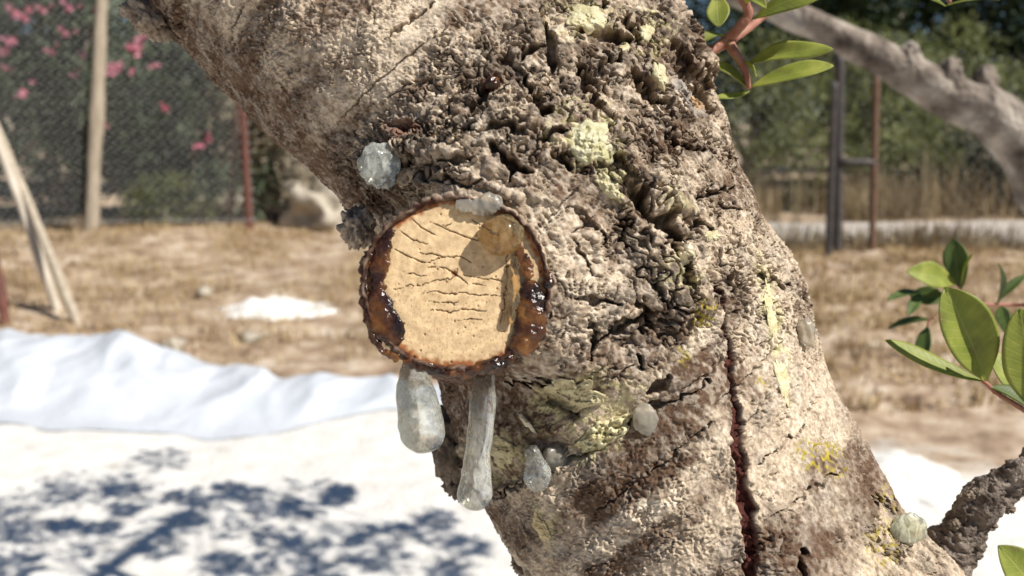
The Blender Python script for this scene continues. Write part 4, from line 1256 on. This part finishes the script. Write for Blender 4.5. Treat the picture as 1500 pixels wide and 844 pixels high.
# ------------------------------------------------------------------ white sheet on the ground
def sheet():
    nx, ny = 190, 110
    u = np.linspace(0, 1, nx); v = np.linspace(0, 1, ny)
    U, Vg = np.meshgrid(u, v)
    x0 = -2.9 + 3.0 * U
    near = np.interp(x0, [-2.9, -1.6, -1.0, -0.75, -0.45, 0.1], [2.66, 2.70, 2.64, 2.72, 2.86, 3.0])
    far = np.interp(x0, [-2.9, -2.1, -1.75, -1.3, -0.9, -0.4, 0.1], [3.75, 3.62, 3.55, 3.40, 3.18, 3.08, 3.06])
    y = near + (far - near) * Vg
    x = x0
    p = np.column_stack([x.ravel(), y.ravel(), np.zeros(x.size)])
    w1 = noise(p * np.array([2.1, 1.6, 1]) + 3); w2 = noise(p * np.array([5.0, 3.6, 1]) + np.column_stack([w1, w1, w1]) * .8 + 8)
    fold = np.clip(0.55 - np.abs(w1) * 1.6, 0, 1) * 0.10 + np.clip(0.4 - np.abs(w2) * 1.4, 0, 1) * 0.035 + 0.025 * w2 + 0.003 * noise(p * 16)
    hump = np.interp(p[:, 0], [-2.9, -2.1, -1.75, -1.55, -1.3, -1.15, -1.05, -0.6, 0.1], [.17, .15, .13, .17, .10, .03, .07, .05, .03])
    vv = Vg.ravel()
    z = 0.004 + 0.65 * fold * sstep(0, .35, vv) + 0.85 * hump * sstep(0.1, .8, vv) * (1 - .55 * sstep(.85, 1.0, vv)) + ground_h(p[:, 0], p[:, 1])
    edge_n = (1 - sstep(0, .05, vv)) * 0.03 * noise(p * np.array([6, 0, 0]) + 2) + (1 - sstep(0, .35, vv)) * 0.10 * noise(p * np.array([1.9, 0, 0]) + 5)
    Vv = np.column_stack([p[:, 0], p[:, 1] + edge_n, np.maximum(z, ground_h(p[:, 0], p[:, 1]) + .004)])
    A_ = Vv; B_ = Vv - [0, 0, .001]
    n = nx * ny
    F1 = gridF(ny, nx)
    per = np.concatenate([np.arange(nx), np.arange(1, ny) * nx + nx - 1, (ny - 1) * nx + np.arange(nx - 2, -1, -1), np.arange(ny - 2, 0, -1) * nx])
    pn = np.roll(per, -1)
    F3 = np.stack([per, pn, pn + n, per + n], 1)
    M['sheet'] = noisemat('white_sheet', [(0.3, (0.50, 0.535, 0.58)), (0.7, (0.585, 0.61, 0.65))], scale=5, rough=0.42, spec=.4, bump=.25, bscale=26, bdist=.02)
    o = add('ground_sheet', np.vstack([A_, B_]), np.vstack([F1, F1[:, ::-1] + n, F3]), M['sheet'])
    tag(o, 'crumpled white plastic sheet spread on the ground beside dry grass', 'sheet')


sheet()

# ------------------------------------------------------------------ stones and lime heaps
M['stone'] = noisemat('limestone', [(0.3, (0.30, 0.26, 0.20)), (0.7, (0.50, 0.45, 0.37))], scale=9, rough=.9, bump=.6, bscale=50, bdist=.01)
M['lime'] = noisemat('lime_powder', [(0.3, (0.66, 0.64, 0.59)), (0.7, (0.78, 0.76, 0.72))], scale=12, rough=.95, bump=.5, bscale=60, bdist=.008)


def rock(name, label, cat, px_, py_, w, hgt, dep, seed, mat, group=None, sub=3):
    g0 = G(px_, py_); g0[2] = gz(g0[0], g0[1])
    Vv, Ff = lump(np.zeros(3), RT * w / 2, np.array([0, 1, 0]) * dep / 2, np.array([0, 0, 1]) * hgt * .62, sub, .5, 1.7, seed)
    o = add(name, Vv, Ff, mat)
    o.location = (g0[0], g0[1], g0[2] + hgt * .30)
    return tag(o, label, cat, group)


rock('limestone_rock', 'small round white stone in dry grass behind the sheet', 'stone', 254, 508, .10, .075, .09, 1, M['stone'], 'white stones in the dry grass')
rock('limestone_rock', 'white flat stone beside the lime streak', 'stone', 372, 492, .13, .05, .1, 2, M['stone'], 'white stones in the dry grass')
rock('limestone_rock', 'small pale pebble between lime streak and fence', 'stone', 300, 436, .09, .06, .08, 3, M['stone'], 'white stones in the dry grass')
def heap(px_, py_, wx, wy, hgt, seed, label):
    g0 = G(px_, py_); g0[2] = gz(g0[0], g0[1])
    th_ = np.linspace(0, 2 * math.pi, 72, endpoint=False); rad_ = np.linspace(0, 1, 22)
    o_ = 1 + .35 * fbm(np.column_stack([np.cos(th_) * 1.5, np.sin(th_) * 1.5, np.full(72, seed * 3.1)]), 3)
    RR, TT = np.meshgrid(rad_, th_, indexing='ij')
    x = g0[0] + RR * o_ * wx / 2 * np.cos(TT); y = g0[1] + RR * o_ * wy / 2 * np.sin(TT)
    p = np.column_stack([x.ravel(), y.ravel(), np.zeros(x.size)])
    z = ground_h(p[:, 0], p[:, 1]) + hgt * (1 - RR.ravel() ** 2) * (.8 + .7 * fbm(p * 7, 2)) - .01 * (RR.ravel() > .99) + .004
    o = add('lime_heap', np.column_stack([p[:, :2], z]), gridF(22, 72, True), M['lime'])
    return tag(o, label, 'heap', 'lime powder heaps')
heap(405, 455, .62, .42, .05, 1, 'long streak of spilled white lime powder in dry grass')
heap(1310, 700, .42, .5, .035, 2, 'low heap of white lime powder right of the trunk')
BL = ['low pale limestone boulder between the two red posts', 'squat limestone boulder just right of the red metal posts', 'rounded limestone boulder nearest the tree limb underside', 'tall upright limestone boulder behind the squat one', 'tall pale limestone boulder hard against the oleander']
for k, (x, y, w, hh_) in enumerate([(325, 330, .75, .42), (405, 326, .62, .36), (470, 335, .6, .45), (440, 312, .85, 1.05), (378, 312, .7, .9)]):
    rock('boulder', BL[k], 'boulder', x, y, w * 1.2, hh_ * 1.3, .6, 10 + k, M['stone'], 'limestone boulders by the fence', 4)

# ------------------------------------------------------------------ dry grass
def blades(n, xr, yr, hmin, hmax, seed, mask=None, lean=.5, wd=.006, patchy=0.0):
    r = np.random.default_rng(seed)
    x = r.uniform(*xr, n); y = r.uniform(*yr, n)
    cl = noise(np.column_stack([x, y, np.zeros(n)]) * 1.7 + 5) + .6 * noise(np.column_stack([x, y, np.zeros(n)]) * 5 + 9)
    ok = cl > r.uniform(-.7, .5, n) + patchy * (0.45 - noise(np.column_stack([x, y * .5, np.zeros(n)]) * 1.1 + 33))
    if mask is not None: ok &= mask(x, y)
    x, y, cl = x[ok], y[ok], cl[ok]; n = len(x)
    z = ground_h(x, y)
    h_ = r.uniform(hmin, hmax, n) * (0.7 + .5 * np.clip(cl, 0, 1))
    a = r.uniform(0, 2 * math.pi, n); ln = r.normal(0, lean, n)
    dx, dy = np.cos(a), np.sin(a)
    base = np.column_stack([x, y, z - .005])
    side_ = np.column_stack([-dy, dx, np.zeros(n)]) * wd
    mid = base + np.column_stack([dx * ln * h_ * .35, dy * ln * h_ * .35, h_ * .6])
    tip = base + np.column_stack([dx * ln * h_, dy * ln * h_, h_ * (1 - .3 * np.abs(ln))])
    Vv = np.stack([base - side_, base + side_, mid + side_ * .7, mid - side_ * .7, tip], 1).reshape(-1, 3)
    i = np.arange(n) * 5
    F4 = np.stack([i, i + 1, i + 2, i + 3], 1); F3 = np.stack([i + 3, i + 2, i + 4, i + 4], 1)
    return Vv, F4, np.stack([i + 3, i + 2, i + 4], 1)


def grass(name, label, mat, *a, **k):
    Vv, F4, F3 = blades(*a, **k)
    T = np.vstack([F4[:, [0, 1, 2]], F4[:, [0, 2, 3]], F3])
    o = add(name, Vv, T, mat, None, False)
    return tag(o, label, 'grass', None, 'stuff')


M['straw'] = noisemat('straw', [(0.25, (0.20, 0.135, 0.07)), (0.5, (0.40, 0.295, 0.165)), (0.7, (0.56, 0.45, 0.28)), (0.8, (0.66, 0.58, 0.44))], scale=3.2, detail=9, rough=.8, translucent=.2)
M['straw_red'] = noisemat('tall_straw', [(0.3, (0.17, 0.125, 0.075)), (0.55, (0.35, 0.28, 0.17)), (0.75, (0.46, 0.38, 0.26))], scale=2.2, detail=8, rough=.8, translucent=.2)
grass('dry_grass', 'matted straw coloured dry grass on the bank below the left fence', M['straw'], 34000, (-6, 0.6), (3.5, 8.3), .03, .12, 1, wd=.004, mask=lambda x, y: y > np.interp(x, [-2.9, -2.1, -1.3, -.4, .6], [3.8, 3.7, 3.5, 3.2, 3.3]), lean=1.6)
grass('dry_grass', 'thin dry grass on bare brown earth right of the trunk', M['straw'], 45000, (0.6, 6), (2.9, 6.9), .02, .10, 2, lean=.9)
grass('dry_grass', 'tall dry grass standing beyond the pale road', M['straw_red'], 24000, (0.5, 9), (8.7, 10.6), .12, .8, 3, lean=.4, patchy=.9)
grass('dry_grass', 'loose tufts of dry grass at feet of the right fence posts', M['straw_red'], 3500, (1.0, 6), (6.6, 7.05), .08, .3, 4, lean=.4)

# ------------------------------------------------------------------ posts, stakes and fences
M['post'] = noisemat('weathered_wood', [(0.3, (0.31, 0.26, 0.195)), (0.7, (0.50, 0.43, 0.335))], scale=9, stretch=(6, 6, .6), rough=.85, bump=.5, bscale=20, bdist=.01)
M['pole'] = noisemat('pale_pole', [(0.3, (0.44, 0.38, 0.30)), (0.7, (0.64, 0.58, 0.49))], scale=7, rough=.8)
M['redmetal'] = noisemat('red_oxide_metal', [(0.3, (0.11, 0.045, 0.035)), (0.7, (0.19, 0.08, 0.06))], scale=20, rough=.6)
M['darkmetal'] = noisemat('dark_metal', [(0.3, (0.055, 0.05, 0.05)), (0.7, (0.10, 0.088, 0.082))], scale=20, rough=.6)
M['rust'] = noisemat('rusty_metal', [(0.3, (0.13, 0.075, 0.05)), (0.7, (0.23, 0.14, 0.10))], scale=20, rough=.7)
M['wire'] = noisemat('galvanised_wire', [(0.3, (0.30, 0.30, 0.30)), (0.7, (0.45, 0.45, 0.44))], scale=30, rough=.5)


def post(name, base_px, top_px, Y, r, mat, parent=None, rt=None, sink=.1, amp=0):
    a = PD(base_px[0], base_px[1], Y); b = PD(top_px[0], top_px[1], Y)
    a[2] = min(a[2], gz(a[0], a[1])) - sink
    Vv, Ff = tube([a, (a + b) / 2, b], [r, r * .97, rt or r * .92], 24, 14, amp, 3)
    return add(name, Vv, Ff, mat, parent)


def wire_mesh(x0, x1, Y, z0, z1, step, r, parent, mat):
    """chain link: interlocked zig-zag wires, three sided"""
    nw = int((x1 - x0) / step)
    nz_ = int((z1 - z0) / step) * 1
    VV, FF, off = [], [], 0
    zs = np.linspace(z0, z1, nz_ * 2 + 1)
    sg = len(zs)
    ang3 = np.array([0, 2.094, 4.189])
    ring = np.column_stack([np.cos(ang3), np.sin(ang3), np.zeros(3)]) * r
    for w in range(nw):
        xx = x0 + w * step + np.where(np.arange(sg) % 2 == 0, 0, step * 1.04)
        yy = Y + np.where(np.arange(sg) % 2 == 0, -.003, .003) + 0.03 * math.sin(w * .17)
        c = np.column_stack([xx, yy, zs])
        Vw_ = (c[:, None] + ring[None]).reshape(-1, 3)
        VV.append(Vw_); FF.append(gridF(sg, 3, True) + off); off += len(Vw_)
    o = add('wire_netting', np.vstack(VV), np.vstack(FF), mat, parent, False)
    o['kind'] = 'stuff'
    return o


YF = 7.5
fence = tag(empty('chain_link_fence', (-3.6, YF, 0.05)), 'chain link fence on wooden and red metal posts before the oleander', 'fence')
post('wooden_post', (131, 346), (152, -60), YF - .04, .058, M['post'], fence, .046, amp=.012)
post('metal_post', (366, 342), (344, -30), YF + .05, .035, M['redmetal'], fence)
post('metal_post', (335, 338), (352, 40), YF + .15, .022, M['rust'], fence)
post('wooden_post', (-230, 350), (-240, -60), YF - .04, .06, M['post'], fence)
wire_mesh(-6.3, -2.28, YF, .12, 2.2, .082, .0048, fence, M['wire'])
for zz in (.15, 2.2):
    Vv, Ff = tube([[-6.3, YF + .02, zz], [-4.3, YF + .02, zz - .02], [-2.28, YF + .02, zz]], [.004] * 3, 20, 5)
    add('line_wire', Vv, Ff, M['wire'], fence)


def stake(label, a_px, top, Yb, Yt, r, mat, name='leaning_stake'):
    a = G(*a_px); b = PD(top[0], top[1], Yt)
    a[2] = gz(a[0], a[1])
    a = a + (a - b) / np.linalg.norm(a - b) * .08
    Vv, Ff = tube([a, (a + b) / 2 + [.01, 0, 0], b], [r, r * .96, r * .85], 24, 14, .006, 5)
    return tag(add(name, Vv, Ff, mat), label, 'stake', 'stakes leaning by the bank')


stake('pale wooden stake leaning outward, greyer of the crossed pair', (84, 452), (-60, 60), 4.5, 4.6, .024, M['pole'])
stake('tan wooden stake leaning behind the greyer one on dry grass', (112, 466), (-48, 90), 4.4, 4.9, .024, M['post'])
stake('thin red oxide metal stake standing at corner of white sheet', (6, 472), (-16, 330), 4.3, 4.3, .022, M['redmetal'], 'metal_stake')

YR = 6.6
fence2 = tag(empty('wire_fence', (3.0, YR, 0.0)), 'wire fence on slim dark and rusty metal posts before the pale road', 'fence')
post('metal_post', (1214, 378), (1222, 120), 6.45, .028, M['darkmetal'], fence2)
post('metal_post', (1227, 368), (1230, 78), 6.62, .04, M['darkmetal'], fence2)
post('metal_post', (1278, 372), (1284, 108), 6.58, .026, M['rust'], fence2)
post('metal_post', (1620, 374), (1626, 90), 6.58, .04, M['darkmetal'], fence2)
a, b = PD(1228, 238, 6.6), PD(1282, 238, 6.58)
Vv, Ff = tube([a, b], [.03, .03], 4, 8); add('cross_rail', Vv, Ff, M['darkmetal'], fence2)
wire_mesh(1.2, 5.6, YR + .03, .05, 1.5, .10, .0022, fence2, M['wire'])

# ------------------------------------------------------------------ shrubs and trees behind
M['oleander'] = noisemat('oleander_leaf', [(0.32, (0.035, 0.055, 0.03)), (0.52, (0.11, 0.145, 0.085)), (0.68, (0.26, 0.30, 0.21))], scale=3.5, detail=8, rough=.5, translucent=.2)
M['oliveleaf'] = noisemat('olive_green_leaf', [(0.3, (0.12, 0.14, 0.055)), (0.6, (0.23, 0.25, 0.11)), (0.75, (0.31, 0.32, 0.16))], scale=2.5, detail=8, rough=.6, translucent=.25)
M['darkleaf'] = noisemat('dark_pine_leaf', [(0.3, (0.022, 0.036, 0.014)), (0.6, (0.045, 0.068, 0.026)), (0.75, (0.075, 0.105, 0.04))], scale=2.5, detail=8, rough=.6, translucent=.15)
M['greyleaf'] = noisemat('grey_green_leaf', [(0.3, (0.10, 0.11, 0.075)), (0.6, (0.19, 0.195, 0.14)), (0.75, (0.27, 0.27, 0.20))], scale=2.5, detail=8, rough=.7, translucent=.2)
M['drybrush'] = noisemat('dry_brush', [(0.3, (0.24, 0.20, 0.13)), (0.6, (0.42, 0.36, 0.26)), (0.75, (0.52, 0.47, 0.36))], scale=3, detail=8, rough=.8, translucent=.2)
M['petal'] = noisemat('pink_petal', [(0.3, (0.66, 0.22, 0.31)), (0.7, (0.76, 0.38, 0.46))], scale=30, rough=.6, translucent=.3)


def shrub(name, label, cat, group, base, w, dep, hgt, nclump, nleaf, L, Wd, mat, seed, z0=.1, trunk_r=.05, crad=.28, pinch=.0):
    r = np.random.default_rng(seed)
    base = np.array([base[0], base[1], gz(base[0], base[1]) if abs(base[1]) < 14 else 0.0])
    e = tag(empty(name, base), label, cat, group)
    cs = []
    while len(cs) < nclump:
        p = r.uniform(-1, 1, 3)
        if np.linalg.norm(p * [1, 1, .92]) > 1: continue
        z = z0 + (p[2] * .5 + .5) * (hgt - z0)
        cs.append(base + [p[0] * w / 2 * (1 - pinch * (1 - (z / hgt))), p[1] * dep / 2, z])
    cs = np.array(cs)
    Vv, F = leafcloud(cs, r.uniform(.6, 1.2, nclump) * crad, nleaf, L, Wd, seed + 1)
    add('crown', Vv, F, mat, e, False)
    # stems
    for k in range(5):
        tip = cs[r.integers(nclump)]
        st = base + np.array([r.uniform(-.1, .1), r.uniform(-.1, .1), -.05])
        Vv, Ff = tube([st, (st + tip) / 2 + r.normal(size=3) * .08, tip], [trunk_r, trunk_r * .7, trunk_r * .3], 10, 7)
        add('stem' if trunk_r < .08 else 'trunk', Vv, Ff, M['limb'], e)
    return e, cs


def blossoms(e, spots_, Y, seed):
    r = np.random.default_rng(seed)
    # one truss of five-petalled flowers, shared
    VV, FF, off = [], [], 0
    for k in range(7):
        c = r.normal(size=3) * .03
        ax = r.normal(size=3) + [0, -1, .3]; ax /= np.linalg.norm(ax)
        a1 = np.cross(ax, [.3, .2, .9]); a1 /= np.linalg.norm(a1); a2 = np.cross(ax, a1)
        for j in range(5):
            t = j * 1.2566 + r.uniform(0, .3)
            d = a1 * math.cos(t) + a2 * math.sin(t); s_ = np.cross(ax, d)
            q = np.array([c, c + d * .016 + s_ * .012 + ax * .006, c + d * .032 + ax * .008, c + d * .016 - s_ * .012 + ax * .006])
            VV.append(q); FF.append([off, off + 1, off + 2, off + 3]); off += 4
    cb = off; VV.append(np.array([[0, .02, -.03]])); off += 1
    for k in range(7):
        FF.append([cb, k * 20, k * 20 + 3])
    Vf = np.vstack(VV)
    ctr = [k * 20 for k in range(7)]
    FF = [[(i // 20) * 20 if i != cb and i % 4 == 0 else i for i in f] for f in FF]
    used_ = sorted({i for f in FF for i in f}); mp_ = {o_: n_ for n_, o_ in enumerate(used_)}
    FF = [[mp_[i] for i in f] for f in FF]; VV = [Vf[used_]]
    proto = None
    for (x, y, s) in spots_:
        p = PD(x, y, Y + r.uniform(-.12, .05))
        if proto is None:
            o = add('flower_cluster', np.vstack(VV), FF, M['petal'], None, False); proto = o
        else:
            o = proto.copy(); COL.objects.link(o)
        o.parent = e; o.matrix_parent_inverse = Matrix.Translation(e.location).inverted()
        o.location = p; o.scale = (s, s, s); o.rotation_euler = (0, r.uniform(0, 6), 0)


GO = 'oleander bushes behind the fence'
ol = []
for k, (x, y, w, hgt) in enumerate([(-5.6, 8.5, 2.0, 3.0), (-4.35, 8.4, 2.0, 2.7), (-3.05, 8.35, 1.7, 2.15)]):
    lab = ['pink flowered oleander bush at far end of the chain link fence', 'pink flowered oleander bush behind the wooden fence post', 'pink flowered oleander bush beside the red metal post'][k]
    e, _ = shrub('oleander_bush', lab, 'bush', GO, (x, y), w, 1.2, hgt, 110, 90, .13, .026, M['oleander'], 20 + k, crad=.26, z0=0.02)
    ol.append(e)
fl = [(22, 18, 1.5), (35, 25, 1.2), (62, 14, 1.1), (100, 10, 1.3), (95, 48, 1.2), (15, 60, 1.2), (75, 75, 1), (5, 75, 1), (33, 137, 1), (48, 122, .7), (122, 80, .8), (110, 110, .7), (190, 72, 1.5), (212, 48, 1.3), (200, 68, 1.5), (165, 95, 1.5), (172, 100, 1), (228, 95, .8), (193, 102, .7), (154, 183, .7), (243, 160, .9), (305, 206, 1.1), (292, 213, .7), (8, 100, .8), (140, 18, .7)]
fl = [(a_, b_, c_ * .8) for a_, b_, c_ in fl]
blossoms(ol[1], [f for f in fl if f[0] < 130], 7.62, 1)
blossoms(ol[2], [f for f in fl if f[0] >= 130], 7.60, 2)

shrub('green_bush', 'low fresh green bush growing at foot of the wooden fence post', 'bush', None, (-3.1, 7.72), .8, .3, .42, 22, 60, .10, .02, M['oliveleaf'], 40, crad=.14, z0=.02, trunk_r=.012)
GB = 'thicket behind the road'
specs = [  # name, label, x, y, w, depth, h, mat
    ('olive_bush', 'loose olive green bush just right of the trunk beyond tall dry grass', 3.6, 10.2, 2.6, 1.8, 2.15, 'oliveleaf'),
    ('olive_bush', 'olive green bush between the dark and the rusty fence posts', 5.0, 10.4, 2.0, 1.8, 2.1, 'oliveleaf'),
    ('grey_bush', 'grey green scrubby bush below the arching limb', 5.9, 9.6, 1.6, 1.2, 1.25, 'greyleaf'),
    ('grey_bush', 'grey green scrubby bush behind the farthest right fence post', 7.4, 9.8, 2.0, 1.2, 1.4, 'greyleaf'),
    ('evergreen_tree', 'dark evergreen tree rising behind the olive bushes', 5.4, 13.2, 4.2, 2.4, 5.0, 'darkleaf'),
    ('evergreen_tree', 'broad dark evergreen tree above the grey scrub', 8.6, 12.6, 4.6, 2.6, 5.0, 'darkleaf'),
    ('evergreen_tree', 'dark evergreen tree hidden mostly behind the trunk', 0.4, 14.5, 4.0, 2.4, 3.0, 'darkleaf'),
    ('evergreen_tree', 'dark evergreen tree standing behind the oleanders near wooden post', -5.2, 11.4, 4.4, 2.4, 5.0, 'darkleaf'),
    ('evergreen_tree', 'dark evergreen tree behind the limestone boulders', -2.4, 12.2, 3.4, 2.2, 4.2, 'darkleaf'),
    ('evergreen_tree', 'dark evergreen tree at far left beyond the fence', -9.0, 11.8, 4.4, 2.4, 5.2, 'darkleaf'),
    ('evergreen_tree', 'tall dark evergreen tree closing the gap above the olive bushes', 4.6, 16.5, 4.4, 2.6, 5.2, 'darkleaf'),
    ('evergreen_tree', 'tall dark evergreen tree far behind the broad one', 9.0, 17.0, 6.0, 3.0, 6.2, 'darkleaf'),
    ('evergreen_tree', 'dark evergreen tree beyond the broad one, past the last post', 12.4, 15.0, 5.0, 3.0, 6.0, 'darkleaf'),
    ('dry_bush', 'pale dry twiggy bush over the boulders right of red post', -2.35, 8.25, 1.5, .6, 1.7, 'drybrush'),
]
for k, (nm, lab, x, y, w, dp, hgt, mt) in enumerate(specs):
    far_ = nm == 'evergreen_tree'
    shrub(nm, lab, 'tree' if far_ else 'bush', GB if y > 9 else None, (x, y), w, dp, hgt, 190 if far_ else 90, 90 if far_ else 80, .15 if far_ else .09, .05 if far_ else .025, M[mt], 60 + 3 * k,
          z0=.4 if far_ else .05, trunk_r=.09 if far_ else .02, crad=.42 if far_ else .3)
print('tris', sum(len(o.data.loop_triangles) or sum(len(p.vertices) - 2 for p in o.data.polygons) for o in bpy.data.objects if o.type == 'MESH'))
